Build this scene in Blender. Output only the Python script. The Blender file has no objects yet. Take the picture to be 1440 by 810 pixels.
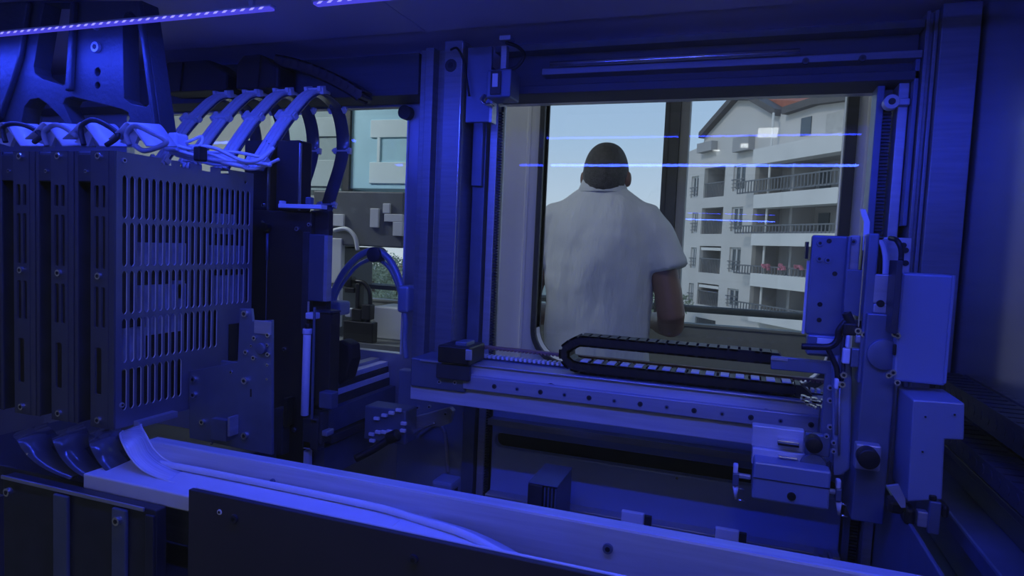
import bpy, bmesh, math, random
from mathutils import Vector, Matrix
from mathutils.geometry import tessellate_polygon
random.seed(7)
SC = bpy.context.scene
COL = SC.collection

# ------------------------------------------------------------------ camera
FPX, YAW, PITCH, ROLL = 918.0, math.radians(19.33), math.radians(3.8), math.radians(2.5)
CAM = Vector((0, 0, 1.40))
_F = Vector((-math.sin(YAW) * math.cos(PITCH), math.cos(YAW) * math.cos(PITCH), -math.sin(PITCH)))
_r0 = Vector((math.cos(YAW), math.sin(YAW), 0)); _u0 = _r0.cross(_F)
_R = _r0 * math.cos(ROLL) + _u0 * math.sin(ROLL)
_U = _u0 * math.cos(ROLL) - _r0 * math.sin(ROLL)
cd = bpy.data.cameras.new('camera'); cam = bpy.data.objects.new('camera', cd); COL.objects.link(cam)
cd.sensor_width = 36; cd.lens = FPX / 1440 * 36; cd.clip_start = 0.02; cd.clip_end = 500
M = Matrix((_R, _U, -_F)).transposed().to_4x4(); M.translation = CAM
cam.matrix_world = M
SC.camera = cam

def PX(x, y, X=None, Y=None, Z=None):
    """the point of the place that lies on the plane X=, Y= or Z= and shows at photo pixel x, y"""
    d = _F * FPX + _R * (x - 720) + _U * (405 - y)
    if X is not None: t = (X - CAM.x) / d.x
    elif Y is not None: t = (Y - CAM.y) / d.y
    else: t = (Z - CAM.z) / d.z
    return CAM + d * t

# ------------------------------------------------------------------ world, sun, exposure
SC.view_settings.view_transform = 'Standard'; SC.view_settings.look = 'None'
SC.view_settings.gamma = 1; SC.view_settings.exposure = 0.0
SC.view_settings.use_curve_mapping = False
W = bpy.data.worlds.new('sky'); SC.world = W; W.use_nodes = True
nt = W.node_tree; nt.nodes.clear()
wo = nt.nodes.new('ShaderNodeOutputWorld'); bg = nt.nodes.new('ShaderNodeBackground')
tc = nt.nodes.new('ShaderNodeTexCoord'); sx = nt.nodes.new('ShaderNodeSeparateXYZ'); cr = nt.nodes.new('ShaderNodeValToRGB')
nt.links.new(tc.outputs['Generated'], sx.inputs[0]); nt.links.new(sx.outputs[2], cr.inputs[0])
cr.color_ramp.elements[0].position = 0.0; cr.color_ramp.elements[0].color = (.72, .78, .84, 1)
cr.color_ramp.elements[1].position = 0.55; cr.color_ramp.elements[1].color = (.27, .45, .78, 1)
e = cr.color_ramp.elements.new(.16); e.color = (.50, .66, .86, 1)
nt.links.new(cr.outputs[0], bg.inputs[0]); bg.inputs[1].default_value = 1.05
nt.links.new(bg.outputs[0], wo.inputs[0])
def light(name, kind, loc, energy, color, **k):
    l = bpy.data.lights.new(name, kind); l.energy = energy; l.color = color
    o = bpy.data.objects.new(name, l); COL.objects.link(o); o.location = loc
    for a, v in k.items():
        if a == 'rot': o.rotation_euler = v
        else: setattr(l, a, v)
    return o
light('sun', 'SUN', (0, -5, 20), 0.9, (1, .93, .82), angle=0.2, rot=(math.radians(52), 0, math.radians(-38)))
BLUE = (.03, .062, 1.0)
LED_W = 2.5          # watts per metre of the enclosure's blue strips

# ------------------------------------------------------------------ materials
def mat(name, col, rough=.5, metal=0.0, var=.12, scale=30, bump=0.0, bscale=200, stretch=None, spec=.5, coat=0.0):
    m = bpy.data.materials.new(name); m.use_nodes = True
    n = m.node_tree; b = n.nodes['Principled BSDF']
    b.inputs['Metallic'].default_value = metal; b.inputs['Specular IOR Level'].default_value = spec
    b.inputs['Coat Weight'].default_value = coat
    t = n.nodes.new('ShaderNodeTexCoord'); mp = n.nodes.new('ShaderNodeMapping'); nz = n.nodes.new('ShaderNodeTexNoise')
    if stretch: mp.inputs['Scale'].default_value = stretch
    n.links.new(t.outputs['Object'], mp.inputs[0]); n.links.new(mp.outputs[0], nz.inputs[0])
    nz.inputs['Scale'].default_value = scale; nz.inputs['Detail'].default_value = 4
    r = n.nodes.new('ShaderNodeValToRGB')
    lo = [max(0, c * (1 - var)) for c in col]; hi = [min(1, c * (1 + var)) for c in col]
    r.color_ramp.elements[0].color = (*lo, 1); r.color_ramp.elements[0].position = .3
    r.color_ramp.elements[1].color = (*hi, 1); r.color_ramp.elements[1].position = .7
    n.links.new(nz.outputs[0], r.inputs[0]); n.links.new(r.outputs[0], b.inputs['Base Color'])
    mr = n.nodes.new('ShaderNodeMapRange'); mr.inputs[3].default_value = max(.02, rough - .06); mr.inputs[4].default_value = min(1, rough + .06)
    n.links.new(nz.outputs[0], mr.inputs[0]); n.links.new(mr.outputs[0], b.inputs['Roughness'])
    if bump:
        n2 = n.nodes.new('ShaderNodeTexNoise'); n2.inputs['Scale'].default_value = bscale; n2.inputs['Detail'].default_value = 5
        bp = n.nodes.new('ShaderNodeBump'); bp.inputs['Strength'].default_value = bump; bp.inputs['Distance'].default_value = .01
        n.links.new(mp.outputs[0], n2.inputs[0]); n.links.new(n2.outputs[0], bp.inputs['Height']); n.links.new(bp.outputs[0], b.inputs['Normal'])
    return m
def glass(name, tint=(.9, .93, .95), refl=1.0, rough=0.0):
    m = bpy.data.materials.new(name); m.use_nodes = True; n = m.node_tree; n.nodes.clear()
    o = n.nodes.new('ShaderNodeOutputMaterial'); mx = n.nodes.new('ShaderNodeMixShader')
    tr = n.nodes.new('ShaderNodeBsdfTransparent'); gl = n.nodes.new('ShaderNodeBsdfGlossy'); lw = n.nodes.new('ShaderNodeLayerWeight'); lw.inputs[0].default_value = .5
    pw = n.nodes.new('ShaderNodeMath'); pw.operation = 'POWER'; pw.inputs[1].default_value = 5      # Schlick's approximation, same from both sides
    fr = n.nodes.new('ShaderNodeMath'); fr.operation = 'MULTIPLY_ADD'; fr.inputs[1].default_value = .96; fr.inputs[2].default_value = .04
    n.links.new(lw.outputs['Facing'], pw.inputs[0]); n.links.new(pw.outputs[0], fr.inputs[0])
    mu = n.nodes.new('ShaderNodeMath'); mu.operation = 'MULTIPLY'; mu.inputs[1].default_value = refl
    tr.inputs[0].default_value = (*tint, 1); gl.inputs['Roughness'].default_value = rough
    n.links.new(fr.outputs[0], mu.inputs[0]); n.links.new(mu.outputs[0], mx.inputs[0])
    n.links.new(tr.outputs[0], mx.inputs[1]); n.links.new(gl.outputs[0], mx.inputs[2]); n.links.new(mx.outputs[0], o.inputs[0])
    return m
def emit(name, col, s):
    m = bpy.data.materials.new(name); m.use_nodes = True; n = m.node_tree; n.nodes.clear()
    o = n.nodes.new('ShaderNodeOutputMaterial'); em = n.nodes.new('ShaderNodeEmission')
    em.inputs[0].default_value = (*col, 1); em.inputs[1].default_value = s
    n.links.new(em.outputs[0], o.inputs[0]); return m
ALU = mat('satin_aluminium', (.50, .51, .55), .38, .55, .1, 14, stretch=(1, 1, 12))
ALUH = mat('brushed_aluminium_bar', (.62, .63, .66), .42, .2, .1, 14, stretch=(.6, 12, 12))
ALUD = mat('anodised_plate', (.17, .205, .30), .42, .5, .12, 25)  # base colour tinted blue for bounced strip light
PAINT = mat('painted_sheet', (.27, .32, .44), .33, .2, .06, 6)  # blue cast of the strip lamps mixed into the colour
WALLM = mat('enclosure_sheet_metal', (.40, .42, .50), .34, .45, .06, 5)
CAST = mat('cast_aluminium', (.065, .075, .095), .5, .4, .1, 20, .15, 120)
CAGE = mat('cage_sheet', (.17, .18, .23), .38, .4, .08, 20)
EDGE = mat('lit_cut_edge', (.75, .74, .74), .4, .1, .05, 30)  # pale tone paints in the light caught by the slot rims
POSTM = mat('post_aluminium', (.25, .26, .30), .38, .45, .1, 14, stretch=(1, 1, 12))
HEADM = mat('header_profile', (.075, .085, .12), .7, .0, .1, 14, stretch=(.6, 12, 12))
RAILM = mat('bearing_rail_steel', (.40, .41, .46), .42, .25, .08, 14, stretch=(.6, 12, 12))
PANELM = mat('blue_lit_rear_sheet', (.34, .42, .68), .4, .1, .05, 5)  # bounced blue LED light is tinted into the sheet colour
CAGEF = mat('cage_front_strip', (.085, .092, .12), .4, .35, .12, 20)
SIDEM = mat('polished_side_sheet', (.34, .36, .44), .24, .75, .05, 4)
DARKM = mat('dark_anodised', (.055, .06, .08), .4, .4, .2, 30)
BLACK = mat('black_plastic', (.012, .012, .014), .42, 0, .2, 50)
BROWN = mat('dark_brown_housing', (.026, .020, .020), .55, 0, .15, 12)
STEEL = mat('bright_steel', (.72, .72, .74), .22, .9, .06, 40)
WHITE = mat('white_plastic', (.80, .80, .82), .4, 0, .05, 30)
WHITER = mat('white_ribbon', (.78, .78, .82), .28, 0, .08, 10, stretch=(1, 90, 1), coat=.3)
GLOSSB = mat('glossy_dark_ribbon', (.09, .10, .13), .2, 0, .12, 10, coat=.5)
RUBBER = mat('dark_gasket', (.035, .037, .045), .5, 0, .15, 20)
DOORG = mat('grey_door_skin', (.74, .74, .76), .45, 0, .05, 5)
CEILM = mat('ceiling_sheet', (.78, .70, .72), .4, .2, .06, 5)
FLOORD = mat('dark_machine_base', (.05, .052, .06), .45, .2, .2, 9)
LIDM = mat('front_cover_plate', (.060, .056, .060), .5, .1, .08, 8)
REDB = mat('copper_toothed_belt', (.32, .16, .12), .5, 0, .1, 50)
PCB = mat('board_component', (.45, .46, .5), .5, 0, .25, 40)
GLASSB = glass('machine_window_glass', (.93, .965, .985), .6)
GLASSF = glass('front_glass', (.97, .975, .98), .5, .05)
GLASSO = glass('room_window_glass', (.97, .98, .985), 1.0)
LEDM = emit('blue_led_diffuser', (.09, .08, 1.0), .8)
LEDDOT = emit('blue_led_chip', (.30, .28, 1.0), 1.5)

# ------------------------------------------------------------------ mesh building
ORG = {}
class MB:
    def __init__(s): s.v = []; s.f = []
    def box(s, x0, x1, y0, y1, z0, z1):
        x0, x1 = sorted((x0, x1)); y0, y1 = sorted((y0, y1)); z0, z1 = sorted((z0, z1))
        b = len(s.v)
        s.v += [(x, y, z) for z in (z0, z1) for y in (y0, y1) for x in (x0, x1)]
        s.f += [tuple(b + i for i in q) for q in ((0, 2, 3, 1), (4, 5, 7, 6), (0, 1, 5, 4), (2, 6, 7, 3), (0, 4, 6, 2), (1, 3, 7, 5))]
        return s
    def pbox(s, x0, y0, x1, y1, Y0, Y1):
        """a box whose front face stands on the plane Y0"""
        xm, ym = (x0 + x1) / 2, (y0 + y1) / 2
        return s.box(PX(x0, ym, Y=Y0).x, PX(x1, ym, Y=Y0).x, Y0, Y1, PX(xm, y1, Y=Y0).z, PX(xm, y0, Y=Y0).z)
    def cyl(s, p0, p1, r, n=16, r2=None, cap=True):
        p0, p1 = Vector(p0), Vector(p1); r2 = r if r2 is None else r2
        d = (p1 - p0).normalized(); a = d.orthogonal().normalized(); c = d.cross(a)
        b = len(s.v)
        for p, rr in ((p0, r), (p1, r2)):
            for i in range(n):
                t = 2 * math.pi * i / n
                s.v.append(tuple(p + (a * math.cos(t) + c * math.sin(t)) * rr))
        for i in range(n):
            j = (i + 1) % n; s.f.append((b + i, b + j, b + n + j, b + n + i))
        if cap: s.f.append(tuple(b + i for i in reversed(range(n)))); s.f.append(tuple(b + n + i for i in range(n)))
        return s
    def tube(s, pts, r, n=8, closed=False):
        pts = [Vector(p) for p in pts]; L = len(pts); b = len(s.v); a = None
        for k, p in enumerate(pts):
            d = (pts[min(k + 1, L - 1)] - pts[max(k - 1, 0)]).normalized()
            if a is None: a = d.orthogonal().normalized()
            a = (a - d * a.dot(d)).normalized(); c = d.cross(a)
            rr = r[k] if isinstance(r, (list, tuple)) else r
            for i in range(n):
                t = 2 * math.pi * i / n; s.v.append(tuple(p + (a * math.cos(t) + c * math.sin(t)) * rr))
        for k in range(L - 1):
            for i in range(n):
                j = (i + 1) % n; s.f.append((b + k * n + i, b + k * n + j, b + (k + 1) * n + j, b + (k + 1) * n + i))
        s.f.append(tuple(b + i for i in reversed(range(n)))); s.f.append(tuple(b + (L - 1) * n + i for i in range(n)))
        return s
    def strip(s, pts, wv, th):
        """a flat band along pts, wv = half width vector (or one for each point), th = thickness"""
        pts = [Vector(p) for p in pts]; L = len(pts); b = len(s.v)
        for k, p in enumerate(pts):
            d = (pts[min(k + 1, L - 1)] - pts[max(k - 1, 0)]).normalized()
            w = Vector(wv[k]) if isinstance(wv, list) else Vector(wv)
            nn = d.cross(w).normalized() * th / 2
            for q in (p - w - nn, p + w - nn, p + w + nn, p - w + nn): s.v.append(tuple(q))
        for k in range(L - 1):
            for i in range(4):
                j = (i + 1) % 4; s.f.append((b + k * 4 + i, b + k * 4 + j, b + k * 4 + 4 + j, b + k * 4 + 4 + i))
        s.f.append((b + 3, b + 2, b + 1, b)); s.f.append(tuple(b + (L - 1) * 4 + i for i in range(4)))
        return s
    def prism(s, loops, axis, a0, a1):
        """outer loop and holes given in 2-D; Y: (x, z)  X: (y, z)  Z: (x, y)"""
        def P3(u, v, a): return {'Y': (u, a, v), 'X': (a, u, v), 'Z': (u, v, a)}[axis]
        tri = tessellate_polygon([[Vector((u, v, 0)) for u, v in L] for L in loops])
        flat = [p for L in loops for p in L]; n = len(flat); b = len(s.v)
        s.v += [P3(u, v, a0) for u, v in flat] + [P3(u, v, a1) for u, v in flat]
        for t in tri: s.f.append((b + t[0], b + t[1], b + t[2])); s.f.append((b + n + t[2], b + n + t[1], b + n + t[0]))
        k = 0; s.cut0 = len(s.f) + len(loops[0])
        for L in loops:
            m = len(L)
            for i in range(m): s.f.append((b + k + i, b + k + (i + 1) % m, b + n + k + (i + 1) % m, b + n + k + i))
            k += m
        return s
    def loft(s, rings):
        b = len(s.v); n = len(rings[0])
        for r in rings: s.v += [tuple(p) for p in r]
        for k in range(len(rings) - 1):
            for i in range(n):
                j = (i + 1) % n; s.f.append((b + k * n + i, b + k * n + j, b + (k + 1) * n + j, b + (k + 1) * n + i))
        s.f.append(tuple(b + i for i in reversed(range(n)))); s.f.append(tuple(b + (len(rings) - 1) * n + i for i in range(n)))
        return s
    def build(s, name, m, parent=None, bev=0.0, smooth=False, kind=None):
        me = bpy.data.meshes.new(name)
        o0 = ORG.get(parent.name, Vector()) if parent else Vector()
        me.from_pydata([(x - o0.x, y - o0.y, z - o0.z) for x, y, z in s.v], [], s.f)
        bm = bmesh.new(); bm.from_mesh(me); bmesh.ops.recalc_face_normals(bm, faces=bm.faces); bm.to_mesh(me); bm.free()
        me.materials.append(m)
        if smooth: me.polygons.foreach_set('use_smooth', [True] * len(me.polygons))
        o = bpy.data.objects.new(name, me); COL.objects.link(o)
        if parent: o.parent = parent; ORG[o.name] = o0
        else: ORG[o.name] = Vector()
        if bev:
            b = o.modifiers.new('bevel', 'BEVEL'); b.width = bev; b.segments = 2; b.limit_method = 'ANGLE'
        if kind: o['kind'] = kind
        return o
def thing(name, label, cat, loc=(0, 0, 0), group=None):
    o = bpy.data.objects.new(name, None); COL.objects.link(o); o.location = loc; o.empty_display_size = .05
    ORG[o.name] = Vector(loc); o['label'] = label; o['category'] = cat
    if group: o['group'] = group
    return o
def tag(o, label, cat, group=None):
    o['label'] = label; o['category'] = cat
    if group: o['group'] = group
    return o
def struct(o, label=None, cat=None):
    o['kind'] = 'structure'
    if label: o['label'] = label
    if cat: o['category'] = cat
    return o
_bolt = {}
def bolt(parent, p, axis='Y', r=.005, h=.004, name='bolt', m=None, sgn=-1):
    """a socket head bolt: shared mesh, one object each"""
    key = (axis, round(r, 4), round(h, 4), name, sgn, (m or STEEL).name)
    if key not in _bolt:
        d = {'X': Vector((1, 0, 0)), 'Y': Vector((0, 1, 0)), 'Z': Vector((0, 0, 1))}[axis] * sgn
        mb = MB(); mb.cyl(-d * .001, d * h, r, 14, r * .92)
        mb2 = MB(); mb2.cyl(d * (h * .9), d * (h + .0006), r * .5, 6)
        me = bpy.data.meshes.new(name); me.from_pydata(mb.v + mb2.v, [], mb.f + [tuple(i + len(mb.v) for i in f) for f in mb2.f])
        me.materials.append(m or STEEL); me.materials.append(BLACK)
        for i, q in enumerate(me.polygons): q.material_index = 1 if i >= len(mb.f) else 0
        _bolt[key] = me
    o = bpy.data.objects.new(name, _bolt[key]); COL.objects.link(o); o.parent = parent
    o.location = Vector(p) - ORG.get(parent.name, Vector()); return o
def part_box(name, m, parent, *a, bev=.0015): return MB().box(*a).build(name, m, parent, bev)
def part_pbox(name, m, parent, *a, bev=.0015): return MB().pbox(*a).build(name, m, parent, bev)
def smooth_path(pts, n=8):
    pts = [Vector(p) for p in pts]; out = []
    for i in range(len(pts) - 1):
        p0, p1, p2, p3 = pts[max(i - 1, 0)], pts[i], pts[i + 1], pts[min(i + 2, len(pts) - 1)]
        for k in range(n):
            t = k / n
            out.append(.5 * ((2 * p1) + (p2 - p0) * t + (2 * p0 - 5 * p1 + 4 * p2 - p3) * t * t + (3 * p1 - p0 - 3 * p2 + p3) * t ** 3))
    out.append(pts[-1]); return out
def circ(u, v, r, n=14): return [(u + r * math.cos(2 * math.pi * i / n), v + r * math.sin(2 * math.pi * i / n)) for i in range(n)]
def rrect(u0, u1, v0, v1, r, n=6):
    out = []
    for cu, cv, a in ((u1 - r, v1 - r, 0), (u0 + r, v1 - r, 90), (u0 + r, v0 + r, 180), (u1 - r, v0 + r, 270)):
        for i in range(n + 1):
            t = math.radians(a + 90 * i / n); out.append((cu + r * math.cos(t), cv + r * math.sin(t)))
    return out
def pz(x, y, Y): q = PX(x, y, Y=Y); return (q.x, q.z)

# ================================================================== THE SETTING: machine enclosure
XL, XR, YB, ZC, ZF = -1.95, .335, 1.36, 1.825, .62
W1 = (-.536, .220, 1.115, 1.705)          # main back window opening
W2 = (-1.62, -.745, 1.13, 1.708)          # left back window opening
def rc(a): return [(a[0], a[2]), (a[1], a[2]), (a[1], a[3]), (a[0], a[3])]
struct(MB().prism([[(XL, ZF), (XR + .06, ZF), (XR + .06, ZC + .05), (XL, ZC + .05)], rc(W1), rc(W2)], 'Y', YB, 1.385).build('wall_back', WALLM), 'sheet metal rear wall of the enclosure with two window openings', 'wall')
wr = struct(MB().box(XR, XR + .06, .2, YB, ZF, ZC + .05).build('wall_right', SIDEM), 'satin sheet metal side wall right of the gantry', 'wall')
struct(MB().box(XL - .06, XL, .2, 1.452, ZF, ZC + .05).build('wall_left', WALLM), 'side wall of the enclosure far left', 'wall')
ce = struct(MB().box(XL, XR, .2, YB, ZC, ZC + .05).build('ceiling', CEILM), 'dark sheet metal roof of the enclosure', 'ceiling')
# roof sheets: two panels with a seam between
for x0, x1 in ((XL + .01, PX(572, 25, Z=1.82).x - .001), (PX(572, 25, Z=1.82).x + .001, .05)):
    MB().box(x0, x1, .22, 1.20, ZC - .006, ZC + .001).build('ceiling_panel', CEILM, ce, .001)
# perforated grille sheet in the roof
g = MB(); gx0, gx1, gy0, gy1 = .07, .31, .62, 1.19
g.box(gx0, gx1, gy0, gy1, ZC - .005, ZC - .001)
gp = g.build('ceiling_grille', CEILM, ce)
g = MB()
for i in range(22):
    for j in range(44):
        x = gx0 + .008 + i * .0105 + (.005 if j % 2 else 0); y = gy0 + .3 + j * .006
        g.cyl((x, y, ZC - .0056), (x, y, ZC - .0045), .0024, 6)
g.build('grille_hole', BLACK, ce, kind='stuff')
struct(MB().box(XL, XR, .2, YB, ZF - .05, ZF).build('floor', FLOORD), 'dark base plate inside the enclosure', 'floor')

# windows of the rear wall
w1 = thing('window_1', 'large rear window of the enclosure with clear pane and pale edges', 'window', (-.16, YB, W1[2])); struct(w1)
MB().box(W1[0] + .001, W1[1] - .001, 1.368, 1.372, W1[2] + .001, W1[3] - .001).build('pane', GLASSB, w1)
for x in (W1[0], W1[1] - .0035): MB().box(x, x + .0035, 1.356, 1.375, W1[2], W1[3] - .001).build('edge_strip', WHITE, w1)
# door skin behind the window, rounded opening with gasket
YS = 1.70
ox0, ox1 = PX(764, 250, Y=YS).x, PX(1184, 230, Y=YS).x; oz0 = PX(830, 512, Y=YS).z
hole = rrect(ox0, ox1, oz0, 1.93, .085, 8)
pa = thing('partition_door', 'grey partition door with a rounded glazed opening behind the large rear window', 'door', (-.2, YS, 0))
MB().prism([[(-.86, 0), (.55, 0), (.55, 2.02), (-.86, 2.02)], hole], 'Y', YS, YS + .03).build('leaf', DOORG, pa)
gk = rrect(ox0 - .014, ox1 + .026, oz0 - .014, 1.945, .097, 8)
MB().prism([gk, rrect(ox0, ox1 + .001, oz0, 1.93, .084, 8)], 'Y', YS - .012, YS + .04).build('gasket', RUBBER, pa, .003)
for x in (ox0 - .044, ox1 + .050): MB().box(x - .005, x + .005, YS - .006, YS, .9, 1.98).build('door_rib', DOORG, pa, .002)
w2 = thing('window_2', 'rear window behind the cable arcs left of the posts', 'window', (-1.2, YB, W2[2])); struct(w2)
MB().box(W2[0] + .001, W2[1] - .001, 1.368, 1.372, W2[2] + .001, W2[3] - .001).build('pane', GLASSB, w2)
MB().box(W2[1] - .004, W2[1], 1.356, 1.375, W2[2], W2[3]).build('edge_strip', WHITE, w2)
c = PX(573, 158, Y=1.345); MB().cyl((c.x - .006, 1.34, c.z), (c.x - .006, 1.365, c.z), .016, 20).build('latch', RUBBER, w2)
# front glass
w3 = thing('window_3', 'clear front glass pane of the enclosure', 'window', (-.8, .2, ZF)); struct(w3)
MB().box(XL, XR, .205, .209, ZF, ZC).build('pane', GLASSF, w3)

# ------------------------------------------------------------------ blue strip lamps under the roof
def led_strip(x0, x1, y, z, label, dots=True, tilt=32, k=2.0):
    t = thing('led_strip_light', label, 'light', ((x0 + x1) / 2, y, z), 'blue strip lamps under the enclosure roof')
    MB().box(x0, x1, y - .006, y + .006, z, z + .003).build('housing', ALU, t, .001)
    MB().box(x0 + .003, x1 - .003, y - .006, y + .006, z - .004, z - .0002).build('diffuser', LEDM, t, .001)
    n = int((x1 - x0) / .017)
    if dots:
        g = MB()
        for i in range(n):
            x = x0 + .01 + i * .017; g.prism([[(x, z - .0036), (x + .006, z - .0036), (x + .010, z - .0006), (x + .004, z - .0006)]], 'Y', y - .0066, y - .0055)
        g.build('led_chip', LEDDOT, t, kind='stuff')
    for x in (x0 + .04, x1 - .04): MB().box(x - .004, x + .004, y - .003, y + .003, z + .003, ZC).build('hanger', ALU, t)
    l = light('strip_glow', 'AREA', (0, 0, -.008), LED_W * k * (x1 - x0), BLUE, shape='RECTANGLE', size=x1 - x0 - .01, size_y=.012, rot=(math.radians(tilt), 0, 0))
    l.parent = t
    return t
_a, _b = PX(385, 10, Z=1.735), PX(440, 4, Z=1.735)
LY = _a.y
led_strip(-1.90, _a.x, LY, 1.735, 'blue strip lamp crossing the cast bracket at the top left', True, 26, 1.15)
led_strip(_b.x, -.19, LY, 1.735, 'short blue strip lamp at the top edge right of the bracket lamp', True, 10, .5)
led_strip(-.17, .325, LY, 1.735, 'blue strip lamp under the roof before the large rear window', False, 10, .5)
led_strip(-1.90, -.70, .45, 1.70, 'blue strip lamp close to the front glass above the card cages', False, 32, .55)
led_strip(-.68, .325, .45, 1.70, 'blue strip lamp close to the front glass above the gantry', False)

# ------------------------------------------------------------------ posts of the rear wall
def extrusion(name, label, x0, x1, y0, y1, z0, z1, m=POSTM, grooves=(.5,), gw=.006, gd=.010, group='aluminium posts of the rear frame'):
    """profile with T grooves in its front and side"""
    t = thing(name, label, 'post', ((x0 + x1) / 2, (y0 + y1) / 2, z0), group)
    pts = [(x0, y0)]
    for g in grooves:
        c = x0 + (x1 - x0) * g
        pts += [(c - gw / 2, y0), (c - gw / 2, y0 + gd), (c + gw / 2, y0 + gd), (c + gw / 2, y0)]
    pts += [(x1, y0)]
    c = (y0 + y1) / 2
    pts += [(x1, c - gw / 2), (x1 - gd, c - gw / 2), (x1 - gd, c + gw / 2), (x1, c + gw / 2), (x1, y1), (x0, y1)]
    MB().prism([pts], 'Z', z0, z1).build('profile', m, t, .0012)
    return t
xs = {k: PX(k, 300, Y=1.25).x for k in (577, 588, 600, 612, 620, 647, 650, 668, 672, 690)}
t = thing('aluminium_post', 'stepped aluminium post right beside the left rear window', 'post', (xs[588], 1.30, .8), 'aluminium posts of the rear frame')
MB().prism([[(xs[577], 1.275), (xs[588], 1.275), (xs[588] + .001, 1.258), (xs[600], 1.258), (xs[600] + .002, 1.28), (xs[612], 1.28), (xs[612], 1.355), (xs[577], 1.355)]], 'Z', 1.101, ZC - .02).build('profile', POSTM, t, .0015)
t = thing('aluminium_post', 'broad lit aluminium post left of the toothed rail', 'post', (xs[620], 1.30, .8), 'aluminium posts of the rear frame')
MB().prism([[(xs[620], 1.24), (xs[647] - .004, 1.24), (xs[647], 1.245), (xs[647], 1.355), (xs[620], 1.355)]], 'Z', 1.101, ZC - .015).build('profile', POSTM, t, .002)
c = PX(634, 92, Y=1.24); bolt(t, (c.x, 1.24, c.z), 'Y', .014, .001, 'bore_plug', RUBBER)
MB().box(xs[647] - .0045, xs[647] - .003, 1.2385, 1.2402, 1.102, ZC - .02).build('edge_line', STEEL, t)
t = thing('linear_rail', 'upright rail with fine toothed belt at the left edge of large window', 'rail', (xs[668], 1.29, .8), 'upright belt rails')
part_box('rail_body', ALUD, t, xs[650] + .001, xs[668], 1.295, 1.352, .80, 1.775)
part_box('belt_guide', ALU, t, xs[672], xs[690] - .012, 1.30, 1.352, .82, 1.70)
g = MB(); zz = .84
g.box(xs[690] - .010, xs[690] - .004, 1.312, 1.322, .83, 1.69)
while zz < 1.68: g.box(xs[690] - .0125, xs[690] - .004, 1.305, 1.312, zz, zz + .003); zz += .006
g.build('toothed_belt', DARKM, t)
part_box('cover_strip', ALUD, t, xs[650] + .004, xs[668] - .002, 1.28, 1.2945, 1.52, 1.76)
# right posts
xr = {k: PX(k, 200, Y=1.28).x for k in (1242, 1256, 1262, 1274, 1282, 1286, 1300)}
t = thing('linear_rail', 'upright rail with toothed belt and roller at the right edge of large window', 'rail', (xr[1256], 1.3, .8), 'upright belt rails')
part_box('belt_guide', ALUD, t, xr[1242] - .012, xr[1242], 1.30, 1.352, .82, 1.76)
g = MB(); zz = .84; g.box(xr[1242] + .001, xr[1256], 1.318, 1.328, .83, 1.70)
while zz < 1.69: g.box(xr[1242] + .001, xr[1256], 1.311, 1.318, zz, zz + .003); zz += .006
g.build('toothed_belt', DARKM, t)
part_box('rail_body', ALU, t, xr[1262] - .003, xr[1274], 1.285, 1.352, .80, PX(1265, 100, Y=1.28).z)
c = PX(1253, 144, Y=1.27)
MB().cyl((c.x, 1.262, c.z), (c.x, 1.284, c.z), .012, 24).build('roller', WHITE, t, .001, True)
MB().cyl((c.x, 1.2605, c.z), (c.x, 1.263, c.z), .0055, 16).build('roller_hub', BLACK, t)
MB().box(c.x + .004, c.x + .028, 1.268, 1.285, c.z - .005, c.z + .006).build('roller_arm', ALU, t, .001)
part_box('rail_clamp', ALUD, t, xr[1274] + .001, xr[1282], 1.262, 1.352, 1.46, PX(1275, 85, Y=1.28).z)
extrusion('aluminium_post', 'narrow aluminium post beside the right side wall', xr[1282] + .001, xr[1300], 1.25, 1.355, .80, ZC - .015, grooves=(.5,))
tag(part_box('post_cover', POSTM, None, xr[1300] + .001, XR - .004, 1.235, 1.355, .80, ZC - .01), 'flat sheet metal cover in the right rear corner', 'cover')

# ------------------------------------------------------------------ header above the large window
t = thing('header_beam', 'ribbed aluminium header beam above the large rear window', 'beam', (-.14, 1.28, 1.70))
x0, x1 = xs[690] - .005, xr[1282]
def hz(x, y, Y=1.25): return PX(x, y, Y=Y).z
part_box('upper_profile', ALUD, t, x0, x1, 1.25, 1.352, hz(900, 62), hz(900, 52))
part_box('web', HEADM, t, x0, x1, 1.285, 1.352, hz(900, 108), hz(900, 60))
part_box('middle_profile', POSTM, t, x0 + .10, x1, 1.252, 1.29, hz(1000, 94), hz(1000, 84))
MB().cyl((x0 + .12, 1.243, hz(1000, 79, 1.243)), (PX(1125, 70, Y=1.243).x, 1.243, hz(1000, 79, 1.243)), .0055, 16).build('guide_rod', STEEL, t, 0, True)
part_box('lower_profile', HEADM, t, x0, x1, 1.262, 1.352, 1.703, hz(1000, 108))
for px_, py_ in ((1133, 86), (1213, 82)):
    q = PX(px_, py_, Y=1.251); bolt(t, (q.x, 1.2515, q.z), 'Y', .006, .003, 'bolt', DARKM)
tag(part_box('upper_header', HEADM, None, XL + .01, xs[577] - .002, 1.27, 1.355, 1.712, 1.80), 'dark header box above the left rear window', 'beam')

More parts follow.
